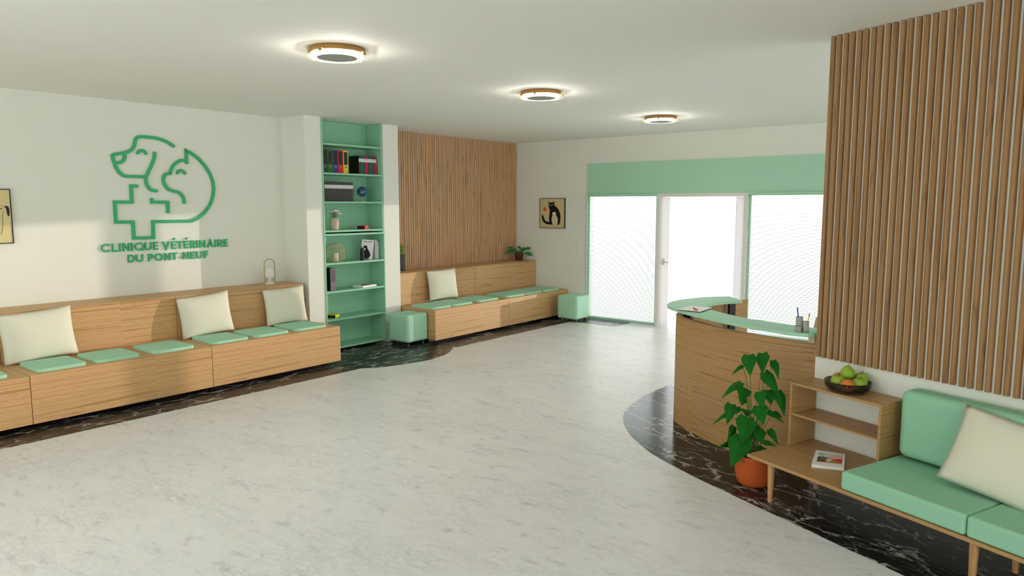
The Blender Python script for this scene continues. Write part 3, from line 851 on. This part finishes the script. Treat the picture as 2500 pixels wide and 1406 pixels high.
# vase with flowers
t = thing('flower_vase', 'sand-coloured cylinder vase of pale flowers on the bookcase shelf', 'vase', (5.765, 7.43, 1.5415))
MB().lathe([(.001, 0), (.052, 0), (.056, .02), (.058, .08), (.059, .155), (.054, .155), (.053, .02), (.001, .015)], 32, (5.765, 7.43, 1.5415)).build('vase_body', M['clay_vase'], t)
t = thing('flower_bouquet', 'bunch of pale flowers standing in the sand-coloured vase', 'flowers', (5.765, 7.43, 1.558))
b = MB(); p = MB()
for i in range(11):
    a = i * 2.4; r = .012 + .0058 * i
    hx, hy, hz = 5.765 + r * 1.05 * math.cos(a), 7.43 + r * math.sin(a) * .9, 1.5415 + .245 - .003 * i + .012 * math.sin(i * 3)
    b.tube([(5.765 + r * .4 * math.cos(a), 7.43 + r * .4 * math.sin(a), 1.56), (5.765 + r * .6 * math.cos(a), 7.43 + r * .6 * math.sin(a), 1.72), (hx, hy, hz)], .003, 6)
    for k in range(7):
        q = k * .9
        p.sphere((hx + .018 * math.cos(q), hy + .018 * math.sin(q), hz + .004), .0135, 8, 6, .8)
    p.sphere((hx, hy, hz + .010), .013, 8, 6)
b.build('stems', M['stem'], t); p.build('blossoms', M['petal'], t)

# boxes
for (x, y, z, col, lab) in ((6.235, 7.44, 1.5415, 'c_red', 'small red box with a black front on the shelf above the join'), (5.722, 7.44, .4215, 'c_lime', 'small lime box with a black front on the lowest filled shelf')):
    t = thing('small_box', lab, 'box', (x, y, z), rot=(0, 0, math.radians(25)), group='small boxes with black fronts')
    MB().box(-.055, .055, -.055, .055, 0, .048).build('case', M[col], t, bevel=.001)
    MB().box(-.0565, -.0552, -.052, .052, .004, .041).build('front_plate', M['c_black'], t)

# lantern
t = thing('bamboo_lantern', 'round bamboo cage lantern holding a pale candle on the bookcase', 'lantern', (5.81, 7.475, 1.1345))
b = MB(); prof = [(.060, .0), (.098, .03), (.114, .08), (.114, .14), (.102, .19), (.07, .222), (.028, .234)]
for k in range(30):
    a = 2 * math.pi * k / 30
    b.tube([(5.81 + r * math.cos(a), 7.475 + r * math.sin(a), 1.1365 + z) for r, z in prof], .0014, 5)
b.build('bamboo_cage', M['bamboo'], t)
b = MB()
for r, z in ((.060, .002), (.104, .04), (.112, .165), (.07, .222), (.028, .234)):
    b.tube([(5.81 + r * math.cos(a * .2618), 7.475 + r * math.sin(a * .2618), 1.1365 + z) for a in range(25)], .0025, 6)
b.build('hoops', M['bamboo'], t)
MB().cyl((5.81, 7.475, 1.1345), .058, 0, .006, 24).build('base', M['bamboo'], t)
t = thing('candle', 'pale pillar candle standing inside the bamboo lantern', 'candle', (5.81, 7.475, 1.141))
MB().cyl((5.81, 7.475, 1.1345), .033, .0065, .114, 24).build('wax_body', M['wax'], t)
MB().tube([(5.81, 7.475, 1.2485), (5.811, 7.475, 1.259)], .0012, 6).build('wick', M['c_black'], t)

# magazines and bottle
t = thing('magazine', 'white magazine with black animal silhouette and script title leaning on books', 'magazine', (6.290, 7.455, 1.1345), rot=(0, math.radians(7), math.radians(-39)))
MB().box(-.078, .078, -.006, .006, .010, .266).build('pages', M['c_white'], t)
MM = Matrix(((.86, 0, 0, 0), (0, 0, -1, -.006), (0, 1, 0, 0), (0, 0, 0, 1)))
b = MB()
b.flat([(-.075, .012), (-.085, .07), (-.06, .12), (-.06, .175), (-.035, .19), (-.005, .185), (.0, .155), (.03, .12), (.062, .07), (.03, .015)], .001, MM, 0)
b.flat([(-.052, .13), (-.04, .155), (-.025, .15), (-.035, .12)], .0014, MM, 1)
b.stroke(smooth_path([(-.065, .232), (-.06, .246), (-.055, .232), (-.048, .245), (-.043, .234), (-.036, .246), (-.032, .232), (-.022, .246), (-.016, .234), (-.01, .244)], 3), .004, .001, MM, mi=2)
b.stroke(smooth_path([(.0, .244), (.006, .232), (.012, .246), (.018, .233), (.026, .252), (.03, .234), (.038, .246), (.044, .234), (.052, .25), (.056, .236), (.062, .244)], 3), .004, .001, MM, mi=2)
b.build('cover_print', [M['c_black'], M['c_white'], M['c_grey']], t)
for i, (x, h, lab) in enumerate(((6.424, .262, 'tall pale book standing right of the leaning magazine'), (6.446, .256, 'middle pale book between the tall and the short one'), (6.468, .228, 'shorter pale book at the shelf end'))):
    t = thing('book', lab, 'book', (x + .01, 7.5, 1.1345), group='pale books by the magazine')
    MB().box(x, x + .0205, 7.425, 7.585, 1.1345, 1.1345 + h).build('cover', M['c_lgrey'], t, bevel=.002)
    MB().box(x + .003, x + .0175, 7.43, 7.588, 1.138, 1.1355 + h).build('pages', M['paper'], t)
t = thing('bottle', 'slim black bottle with a wooden stopper before the magazine', 'bottle', (6.165, 7.385, 1.1345))
MB().lathe([(.001, 0), (.024, 0), (.026, .01), (.026, .11), (.020, .145), (.012, .158), (.012, .168), (.001, .168)], 24, (6.165, 7.385, 1.1345)).build('bottle_body', M['c_black'], t)
MB().cyl((6.165, 7.385, 1.1345), .010, .168, .195, 16).build('stopper', M['c_tan'], t)

# flat book
t = thing('book', 'flat white book lying on a shelf right of the mauve binder', 'book', (6.27, 7.47, .7765), rot=(0, 0, math.radians(8)))
MB().box(-.135, .135, -.095, .095, .0, .003).box(-.135, .135, -.095, .095, .021, .024).build('cover', M['c_white'], t)
MB().box(-.132, .130, -.092, .092, .003, .021).build('pages', M['paper'], t)
b = MB(); MF = Matrix.Translation((0, 0, .024))
b.flat([(-.08, -.05), (.05, -.06), (.06, .05), (-.05, .06)], .0006, MF, 0); b.flat([(.0, -.03), (.09, -.02), (.08, .05), (.02, .04)], .0009, MF, 1)
b.build('cover_print', [M['c_brown'], M['c_orange']], t)

# ------------------------------------------------------------------ poufs
def pouf():
    t = thing('pouf', '', 'stool', (0, 0, .003), rot=(0, 0, 0), group='mint cube poufs on castors')
    MB().box(-.19, .19, -.19, .19, .047, .418).build('upholstered_cube', M['mint_bright'], t, bevel=.038, seg=6)
    for sx in (-1, 1):
        for sy in (-1, 1):
            b = MB(); c = (sx * .135, sy * .135, 0)
            b.cyl(c, .012, .03, .05, 12)
            Mx = Matrix.Translation((c[0], c[1], .019)) @ Matrix.Rotation(math.radians(90), 4, 'X')
            b.cyl((0, 0, 0), .019, -.011, .011, 20, M=Mx)
            b.build('castor', M['black'], t, off=(0, 0, 0))
    return t


p0 = pouf(); p0.location = (6.630, 7.028, .003); p0['label'] = 'mint cube pouf on castors between bookcase and far bench'
p1 = copy_tree(p0); p1.location = (9.64, 6.365, .003); p1['label'] = 'mint cube pouf on castors before the left venetian blind'

# ------------------------------------------------------------------ little things on the bench backs
t = thing('table_lamp', 'small white portable lamp with a brass bow handle on the bench back', 'table lamp', (4.965, 7.66, .9105))
LX, LY, LZ = 4.965, 7.66, .9105
MB().cyl((LX, LY, LZ), .056, 0, .022, 32).build('base', M['white'], t, bevel=.002)
MB().cyl((LX, LY, LZ), .015, .022, .08, 16).build('stem', M['white'], t)
MB().lathe([(.048, .022), (.048, .085)], 32, (LX, LY, LZ)).build('glass_sleeve', M['clearcyl'], t)
MB().lathe([(.053, .078), (.056, .11), (.054, .145), (.044, .175), (.024, .193), (.001, .199)], 32, (LX, LY, LZ)).build('dome_shade', M['domeglass'], t)
b = MB(); hp = [(-.060, .005), (-.060, .24)] + [(-.060 * math.cos(math.radians(a)), .24 + .060 * math.sin(math.radians(a))) for a in range(15, 166, 15)] + [(.060, .24), (.060, .005)]
ca, sa = math.cos(math.radians(-38)), math.sin(math.radians(-38))
b.tube([(LX + x * ca, LY + x * sa, LZ + z) for x, z in hp], .0050, 8)
b.build('bow_handle', M['brass'], t)

t = thing('potted_plant', 'small leafy plant in a brown clay pot on the far bench back', 'plant', (9.80, 7.60, .9105))
c = (9.80, 7.60, .9105)
MB().lathe([(.001, 0), (.056, 0), (.073, .095), (.082, .097), (.083, .128), (.075, .128), (.07, .10), (.001, .10)], 32, c).build('pot', M['brownpot'], t)
MB().cyl(c, .070, .098, .112, 24).build('soil', M['soil'], t)
def leaf_blade(b, A, B, w, nrm, curl=.15, n=6, kind='oval', mi=0, flat=False):
    A, B = Vector(A), Vector(B); d = B - A; Ln = d.length; d.normalize()
    s = d.cross(Vector(nrm)); s = s.normalized() if s.length > 1e-4 else d.orthogonal().normalized()
    q = s.cross(d).normalized()
    vs, fs = [], []
    for i in range(n + 1):
        tt = i / n
        if kind == 'heart':
            ww = [.60, 1.0, .90, .67, .45, .22, .0][min(6, round(tt * 6))]
        else:
            ww = math.sin(math.pi * min(1, tt * .93 + .05)) ** .8
        p = A + d * Ln * tt + q * (math.sin(tt * math.pi) * curl * Ln)
        back = -d * Ln * .07 if (kind == 'heart' and i == 0) else Vector()
        vs += [p + s * w / 2 * ww + q * (-.22 * w * ww) * .5 + back, p, p - s * w / 2 * ww + q * (-.22 * w * ww) * .5 + back]
    for i in range(n):
        a = i * 3
        fs += [(a, a + 1, a + 4, a + 3), (a + 1, a + 2, a + 5, a + 4)]
    b.add(vs, fs, mi, not flat)
b = MB(); sm = MB()
for i, (dx, dz, w, fy) in enumerate(((-.20, .225, .055, -.02), (.205, .215, .05, .0), (-.225, .13, .06, -.06), (.235, .085, .062, -.06), (.01, .245, .06, -.05), (.10, .18, .05, -.09), (-.11, .185, .05, .06), (-.09, .135, .05, -.10), (.06, .14, .05, -.11), (-.03, .17, .05, -.10), (.12, .21, .045, .07), (-.16, .17, .045, .05), (.05, .20, .05, .05), (.0, .15, .055, -.13))):
    # spread across the line of sight of the room (world x minus y)
    ex, ey = .62, -.78
    tip = Vector((c[0] + dx * ex + fy * .78, c[1] + dx * ey + fy * .62, c[2] + dz)); base = Vector((c[0], c[1], c[2] + .11)) 
    mid = base.lerp(tip, .45) + Vector((0, 0, .035))
    sm.tube([base, mid], .003, 6)
    leaf_blade(b, mid, tip, w * 1.25, (-.55, -.42, .65), .10)
b.build('foliage', M['leaf2'], t); sm.build('stems', M['stem'], t)

t = thing('bamboo_vase', 'dark square-shouldered vase of green bamboo shoots half hidden by the pilaster', 'vase', (7.155, 7.69, .9105))
c = (7.155, 7.69, .9105)
MB().lathe([(.001, 0), (.043, 0), (.045, .01), (.045, .235), (.040, .238), (.039, .20), (.001, .20)], 28, c).build('vase_body', plain('charcoal_glaze', (74, 72, 76), .4, .4, .08, 20), t)
b = MB(); lf = MB()
for i in range(5):
    a = i * 1.25; x, y = c[0] + .017 * math.cos(a), c[1] + .017 * math.sin(a)
    h = .33 + .025 * (i % 3)
    b.tube([(x, y, c[2] + .2), (x, y, c[2] + h)], .007, 8)
    for k in range(3):
        leaf_blade(lf, (x, y, c[2] + h - .03 * k), (x + .05 * math.cos(a + k * 2.1), y + .04 * math.sin(a + k * 2.1), c[2] + h + .035 - .03 * k), .016, (0, 0, 1), .1)
b.build('shoots', M['bamboo_g'], t); lf.build('foliage', M['bamboo_g'], t)

# ------------------------------------------------------------------ reception desk
def offset_curve(pts, d):
    out = []
    for i, p in enumerate(pts):
        a, c_ = Vector(pts[max(i - 1, 0)]), Vector(pts[min(i + 1, len(pts) - 1)])
        t_ = (c_ - a).normalized(); out.append((p[0] - t_.y * d, p[1] + t_.x * d))
    return out


t = thing('reception_desk', 'curved oak reception desk with a mint crescent countertop', 'desk', (4.1, -4.6, .003), 'R')
front = [tuple(p) for p in smooth_path([(3.135, -4.172), (3.4, -4.088), (3.75, -4.047), (4.1, -4.082), (4.4, -4.148), (4.6, -4.235), (4.73, -4.42), (4.79, -4.65), (4.86, -4.95), (4.95, -5.25), (5.04, -5.55)], 8)]
inner = offset_curve(front, -.03)
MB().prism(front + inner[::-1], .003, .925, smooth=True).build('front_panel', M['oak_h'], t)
co = smooth_path([(3.137, -4.062), (3.33, -4.0), (3.68, -3.978), (4.15, -4.03), (4.385, -4.077), (4.62, -4.165), (4.76, -4.29), (4.86, -4.47), (4.905, -4.68), (4.905, -4.90), (4.842, -5.115)], 8)
ci = smooth_path([(4.55, -4.973), (4.582, -4.80), (4.565, -4.62), (4.475, -4.458), (4.252, -4.31), (3.828, -4.225), (3.546, -4.254), (3.258, -4.296), (3.137, -4.315)], 8)
MB().prism([tuple(p) for p in co] + [tuple(p) for p in ci], .976, 1.0, smooth=True).build('countertop', M['counter'], t, bevel=.003)
for q, (u, v, w, d, a) in enumerate(((4.815, -5.125, .06, .04, 72), (4.675, -4.455, .10, .05, -60), (3.175, -4.17, .05, .05, 0))):
    b = MB(); Mx = Matrix.Translation((u, v, 0)) @ Matrix.Rotation(math.radians(a), 4, 'Z')
    b.box(-w / 2, w / 2, -d / 2, d / 2, .003 if q < 2 else .9255, .9755, M=Mx)
    if q == 1:
        for s in (-.025, .025):
            b.box(s - .002, s + .002, d / 2, d / 2 + .003, .2, .97, 1, M=Mx); b.box(s - .002, s + .002, -d / 2 - .003, -d / 2, .2, .97, 1, M=Mx)
    b.build('support_post', [M['black'] if q < 2 else M['beige'], M['chrome']], t)

t = thing('clipboard', 'white notepad on a black clipboard lying on the curved countertop', 'clipboard', (4.34, -4.21, 1.0005), 'R')
q = [(4.372, -4.045), (4.500, -4.300), (4.318, -4.375), (4.195, -4.118)]
MB().prism(q, 1.0005, 1.006).build('board', M['c_black'], t)
cx, cy = sum(p[0] for p in q) / 4, sum(p[1] for p in q) / 4
MB().prism([(cx + (p[0] - cx) * .97, cy + (p[1] - cy) * .97) for p in q], 1.006, 1.010).build('sheet_pad', M['paper'], t)
t = thing('pen', 'short red pen lying on the white notepad', 'pen', (4.29, -4.15, 1.0105), 'R')
MB().tube([(4.355, -4.195, 1.0165), (4.335, -4.183, 1.0165), (4.235, -4.118, 1.0165)], [.003, .0062, .0062], 10).build('pen_barrel', M['c_red'], t)

t = thing('pen_holder', 'grey pen holder of three joined cylinders on the countertop by the slatted wall', 'pen holder', (3.215, -4.085, 1.0005), 'R')
b = MB()
for u, v, r, h in ((3.236, -4.092, .0235, .100), (3.186, -4.096, .0205, .076)):
    b.lathe([(.001, 0), (r, 0), (r, h), (r - .003, h), (r - .003, .006), (.001, .006)], 28, (u, v, 1.0005))
b.build('cup', M['stone_grey'], t)
MB().lathe([(.001, 0), (.0225, 0), (.0225, .042), (.0195, .042), (.0195, .006), (.001, .006)], 28, (3.213, -4.055, 1.0005)).build('low_cup', M['stone_grey'], t)
t = thing('pen', 'blue pen with a black end standing in the tallest cup', 'pen', (3.236, -4.092, 1.007), 'R')
MB().tube([(3.232, -4.094, 1.0075), (3.253, -4.090, 1.144)], .0042, 10).build('pen_barrel', M['c_blue'], t)
MB().tube([(3.253, -4.090, 1.144), (3.2555, -4.0895, 1.162)], .0042, 10).build('pen_cap', M['c_black'], t)
t = thing('pencil', 'yellow pencil with a red eraser standing in the shorter cup', 'pencil', (3.186, -4.096, 1.007), 'R')
MB().tube([(3.188, -4.098, 1.0075), (3.161, -4.092, 1.115)], .004, 8).build('pencil_shaft', M['c_pencil'], t)
MB().tube([(3.161, -4.092, 1.115), (3.157, -4.091, 1.131)], .0042, 8).build('eraser', M['c_red'], t)

# chair behind the desk, its back just showing past the slatted wall
t = thing('desk_chair', 'beige chair behind the reception desk, mostly hidden by the slatted wall', 'chair', (3.28, -4.86, .003), 'R')
for s in (-1, 1):
    b = MB(); b.tube([(3.28 + s * .19, -4.66, .003), (3.28 + s * .19, -4.66, .45)], .014, 10).build('leg', M['chrome'], t)
    b = MB(); b.tube([(3.28 + s * .19, -5.06, .003), (3.28 + s * .19, -5.06, .45)], .014, 10).build('leg', M['chrome'], t)
MB().box(3.06, 3.50, -5.08, -4.64, .45, .51).build('seat', M['beige'], t, bevel=.015, seg=3)
b = MB()
P = [(3.545, .52), (3.535, .80), (3.493, 1.02), (3.44, 1.06), (3.12, 1.06), (3.09, .52)]
n = len(P)
b.add([(x, -4.64, z) for x, z in P] + [(x, -4.59, z) for x, z in P], [list(range(n)), list(range(n, 2 * n))[::-1]] + [((i + 1) % n, i, i + n, (i + 1) % n + n) for i in range(n)])
b.build('backrest', M['beige'], t, bevel=.01)

# ------------------------------------------------------------------ low platform with shelf, sofa cushions
t = thing('platform_bench', 'low oak platform bench on tapered legs under the slatted wall', 'bench', (2.0, -3.8, .003), 'R')
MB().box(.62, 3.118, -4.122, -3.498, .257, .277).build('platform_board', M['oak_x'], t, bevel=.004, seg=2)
for u, v in ((2.965, -3.55), (2.965, -3.985), (1.765, -3.565), (1.745, -3.93), (.75, -3.565), (.75, -3.93)):
    MB().cyl((u, v, 0), .0145, .003, .257, 16, .023).build('leg', M['leg'], t)
t = thing('shelf_unit', 'open oak box shelf standing at the desk end of the platform bench', 'shelf', (2.8, -4.0, .2775), 'R')
U0, U1, V0, V1, ZT = 2.474, 3.115, -4.120, -3.877, .70
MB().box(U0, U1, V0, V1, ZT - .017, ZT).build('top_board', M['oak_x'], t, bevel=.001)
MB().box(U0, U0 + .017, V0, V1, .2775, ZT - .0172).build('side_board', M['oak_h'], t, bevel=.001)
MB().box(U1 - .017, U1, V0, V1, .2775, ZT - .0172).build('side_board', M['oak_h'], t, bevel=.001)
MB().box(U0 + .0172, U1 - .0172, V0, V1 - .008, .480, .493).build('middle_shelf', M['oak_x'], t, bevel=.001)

def soft_box(x0, x1, y0, y1, z0, z1, bev):
    return MB().box(x0, x1, y0, y1, z0, z1), bev


for (u0, u1, lab) in ((1.782, 2.452, 'mint sofa seat cushion beside the box shelf, on the platform bench'), (1.105, 1.779, 'mint sofa seat cushion at the right picture edge, next to the first one')):
    o = MB().box(u0, u1, -4.115, -3.502, .2775, .384).build('seat_cushion', M['mint'], bevel=.018, seg=5)
    for v in o.data.vertices:
        v.co -= Vector(((u0 + u1) / 2, -3.8, .2775))
    o.location = wpt((u0 + u1) / 2, -3.8, .2775); o.rotation_euler = (0, 0, RW)
    tag(o, lab, 'cushion', 'mint sofa seat cushions')
o = MB().box(1.105, 2.425, -4.122, -3.962, .400, .795).build('back_cushion', M['mint'], bevel=.045, seg=6)
for v in o.data.vertices:
    v.co -= Vector((1.76, -4.04, .3845))
o.location = wpt(1.76, -4.04, .3845); o.rotation_euler = (0, 0, RW)
tag(o, 'long mint back cushion leaning on the wall below the slats', 'cushion')
pillow(.60, .42, .13, (1.785, -3.782, .386), 'cream pillow on the mint sofa, cut off at the right picture edge', -23, -8, 6, 'R', .05)

# book on the platform
t = thing('book', 'white art book with a coloured geometric cover on the platform bench', 'book', (2.762, -3.825, .2775), 'R')
q = [(2.905, -3.888), (2.764, -3.982), (2.617, -3.770), (2.752, -3.648)]
cx, cy = sum(p[0] for p in q) / 4, sum(p[1] for p in q) / 4
def sq(k): return [(cx + (p[0] - cx) * k, cy + (p[1] - cy) * k) for p in q]
MB().prism(sq(1), .2775, .280).prism(sq(1), .297, .2995).build('cover', M['c_white'], t)
MB().prism(sq(.975), .280, .297).build('pages', M['paper'], t)
A, B_, C_, D4 = [Vector(p) for p in (q[0], q[1], q[2], q[3])]
def bq(s, r):   # s across (0 left .. 1 right), r down the cover
    p = A.lerp(B_, s).lerp(D4.lerp(C_, s), r); return (p.x, p.y)
MZ = Matrix.Translation((0, 0, .2995))
b = MB()
def qd(pts, mi, h): b.flat([bq(*p) for p in pts], h, MZ, mi)
qd([(.13, .17), (.92, .17), (.92, .80), (.13, .80)], 0, .0004)
qd([(.13, .58), (.45, .40), (.92, .62), (.92, .80), (.13, .80)], 1, .0007)
qd([(.40, .45), (.70, .20), (.92, .20), (.92, .45), (.62, .55)], 2, .0010)
qd([(.62, .55), (.92, .43), (.92, .72)], 3, .0012)
qd([(.13, .47), (.30, .40), (.42, .52), (.28, .62), (.13, .60)], 4, .0011)
qd([(.18, .50), (.27, .46), (.35, .52), (.27, .57)], 5, .0014)
qd([(.13, .66), (.40, .62), (.40, .78), (.13, .78)], 6, .0009)
qd([(.44, .55), (.60, .56), (.56, .72), (.42, .70)], 0, .0013)
for s0 in (.17, .24, .31):
    b.stroke([bq(s0, .20), bq(s0 - .012, .30)], .003, .0012, MZ, mi=4)
for s0 in (.80, .84, .88):
    b.stroke([bq(s0, .09), bq(s0 + .02, .09)], .003, .0006, MZ, mi=4)
b.build('cover_print', [M['c_pale'], M['c_ochre'], M['c_pink'], M['c_red'], M['c_navy'], M['c_sky'], M['c_brown']], t)

# fruit bowl
BU, BV, BZ = 2.775, -3.985, .7005
t = thing('fruit_bowl', 'smoked glass bowl full of fruit on top of the box shelf', 'bowl', (BU, BV, BZ), 'R')
MB().lathe([(.001, 0), (.085, 0), (.116, .012), (.131, .034), (.136, .068), (.133, .068), (.127, .036), (.112, .016), (.084, .005), (.001, .005)], 48, (BU, BV, BZ)).build('bowl_body', M['smoke'], t)
def apple(u, v, z, r, lab, pear=False):
    t = thing('apple', lab, 'apple', (u, v, z - r), 'R', 'apples in the smoked glass bowl')
    prof = [(.001, -.80), (.25, -.93), (.55, -.86), (.85, -.50), (1.0, -.02), (.97, .38), (.78, .72), (.45, .90), (.2, .86), (.001, .72)]
    if pear:
        prof = [(.001, -.85), (.3, -.98), (.65, -.85), (.95, -.45), (1.0, -.05), (.88, .35), (.66, .68), (.40, .95), (.18, 1.03), (.001, 1.0)]
    MB().lathe([(a * r, c_ * r) for a, c_ in prof], 24, (u, v, z)).build('fruit_body', M['apple'], t)
    MB().tube([(u, v, z + r * .74), (u - .004, v, z + r * 1.0), (u - .010, v + .003, z + r * 1.25)], .0018, 6).build('stalk', M['c_brown'], t)
def orange(u, v, z, r, lab):
    o = MB().sphere((u, v, z), r, 28, 16, .94).build('orange', M['orange'])
    for w in o.data.vertices:
        w.co -= Vector((u, v, z))
    o.location = wpt(u, v, z); o.rotation_euler = (0, 0, RW)
    tag(o, lab, 'orange', 'oranges in the smoked glass bowl')
apple(BU + .026, BV + .058, BZ + .060, .045, 'green apple lying lowest in the bowl, left of the front orange')
apple(BU - .080, BV - .002, BZ + .058, .044, 'green apple lying in the bowl right of the front orange')
apple(BU + .012, BV - .012, BZ + .113, .044, 'green apple on top of the fruit heap, the highest one', True)
apple(BU - .038, BV - .080, BZ + .075, .043, 'green apple half hidden behind the top one')
orange(BU + .078, BV - .022, BZ + .060, .043, 'orange at the left rim of the bowl, behind the low green apple')
orange(BU - .050, BV + .073, BZ + .056, .042, 'orange at the front of the bowl between two green apples')

# big plant
LEAVES = [((0.029, 0.073, 0.858), (-0.025, 0.036, 0.728), 0.092), ((0.117, 0.012, 0.864), (0.058, -0.02, 0.731), 0.085), ((0.17, -0.045, 0.812), (0.13, -0.098, 0.696), 0.054), ((0.057, 0.12, 0.776), (-0.045, 0.156, 0.716), 0.03), ((0.138, -0.0, 0.73), (0.135, -0.107, 0.578), 0.082), ((-0.0, 0.105, 0.671), (-0.141, 0.184, 0.573), 0.059), ((-0.014, 0.078, 0.645), (-0.092, 0.08, 0.559), 0.1), ((0.148, -0.026, 0.611), (0.1, -0.062, 0.525), 0.085), ((0.05, 0.001, 0.613), (0.011, -0.05, 0.51), 0.075), ((0.177, -0.082, 0.606), (0.138, -0.143, 0.448), 0.075), ((-0.076, 0.136, 0.534), (-0.157, 0.134, 0.409), 0.079), ((-0.009, 0.103, 0.497), (-0.186, 0.227, 0.396), 0.049), ((0.024, -0.011, 0.527), (-0.015, -0.064, 0.413), 0.1), ((0.132, -0.021, 0.473), (0.153, -0.143, 0.398), 0.039), ((-0.042, 0.04, 0.456), (-0.132, 0.041, 0.286), 0.123), ((-0.034, 0.131, 0.373), (-0.122, 0.144, 0.278), 0.051), ((0.025, -0.013, 0.366), (-0.021, -0.051, 0.284), 0.092), ((0.124, -0.053, 0.349), (0.103, -0.125, 0.258), 0.046), ((-0.085, 0.052, 0.327), (-0.199, 0.079, 0.142), 0.141), ((-0.045, 0.152, 0.251), (-0.154, 0.207, 0.24), 0.033), ((0.103, -0.023, 0.263), (0.107, -0.112, 0.246), 0.036), ((0.027, 0.032, 0.357), (-0.031, 0.013, 0.296), 0.075), ((0.087, 0.018, 0.378), (0.018, 0.015, 0.327), 0.051), ((0.032, 0.092, 0.56), (-0.034, 0.087, 0.519), 0.054), ((-0.076, 0.039, 0.218), (-0.131, 0.019, 0.172), 0.051), ((0.074, 0.015, 0.22), (0.076, -0.066, 0.227), 0.041), ((0.185, -0.053, 0.454), (0.173, -0.123, 0.427), 0.041), ((0.085, 0.092, 0.604), (0.039, 0.062, 0.568), 0.049), ((0.067, 0.081, 0.474), (0.009, 0.066, 0.439), 0.066)]
pc = wpt(3.235, -3.70, .003)
t = thing('potted_plant', 'tall heart-leaved plant in a terracotta pot before the reception desk', 'plant', tuple(pc))
MB().lathe([(.001, 0), (.092, 0), (.106, .02), (.117, .06), (.121, .11), (.124, .175), (.127, .205), (.118, .207), (.113, .17), (.001, .17)], 48, tuple(pc)).build('pot', M['terracotta'], t)
MB().cyl(tuple(pc), .112, .165, .182, 32).build('soil', M['soil'], t)
b = MB(); sm = MB(); rnd = random.Random(3)
face = Vector((-.93, -.33, .25)).normalized()
for i, (a, e, w) in enumerate(LEAVES):
    A = pc + Vector(a); E_ = pc + Vector(e)
    n_ = (face + Vector((rnd.uniform(-.5, .5), rnd.uniform(-.5, .5), rnd.uniform(-.1, .5)))).normalized()
    leaf_blade(b, A, E_, w * 1.12, n_, .10, 6, 'heart', flat=True)
    base = pc + Vector((rnd.uniform(-.04, .04), rnd.uniform(-.04, .04), .18))
    mid = Vector(((A.x + pc.x) / 2 + rnd.uniform(-.02, .02) , (A.y + pc.y) / 2, base.z + (A.z - base.z) * .65))
    sm.tube([tuple(p) for p in smooth_path([base, mid, A], 6)], .0022, 6)
b.build('foliage', M['leaf'], t); sm.build('stems', M['stem'], t)

# ------------------------------------------------------------------ light
w = bpy.data.worlds.new('World'); SC.world = w; w.use_nodes = True
bg = w.node_tree.nodes['Background']; bg.inputs['Color'].default_value = (.97, .99, 1.0, 1); bg.inputs['Strength'].default_value = 1.6
sd = bpy.data.lights.new('Sun', 'SUN'); sd.energy = 1.6; sd.angle = math.radians(.6); sd.color = (1.0, .82, .76)
so = bpy.data.objects.new('Sun', sd); COL.objects.link(so)
so.rotation_euler = Vector((-.92, .39, -.038)).to_track_quat('-Z', 'Y').to_euler(); so.location = (14, 3, 3)

# ------------------------------------------------------------------ camera
cd = bpy.data.cameras.new('Camera'); cam = bpy.data.objects.new('Camera', cd); COL.objects.link(cam)
cd.sensor_width = 36; cd.lens = 1755.8 * 36 / 2500; cd.clip_start = .05; cd.clip_end = 200
cam.location = (0, 0, 1.85)
cam.rotation_euler = (math.radians(90 - 6.537), 0, math.radians(38.354 - 90))
SC.camera = cam
vs = SC.view_settings
vs.view_transform = 'Standard'; vs.look = 'None'; vs.gamma = 1; vs.use_curve_mapping = False; vs.exposure = 0.73
for o in bpy.data.objects:
    if '_off' in o:
        del o['_off']
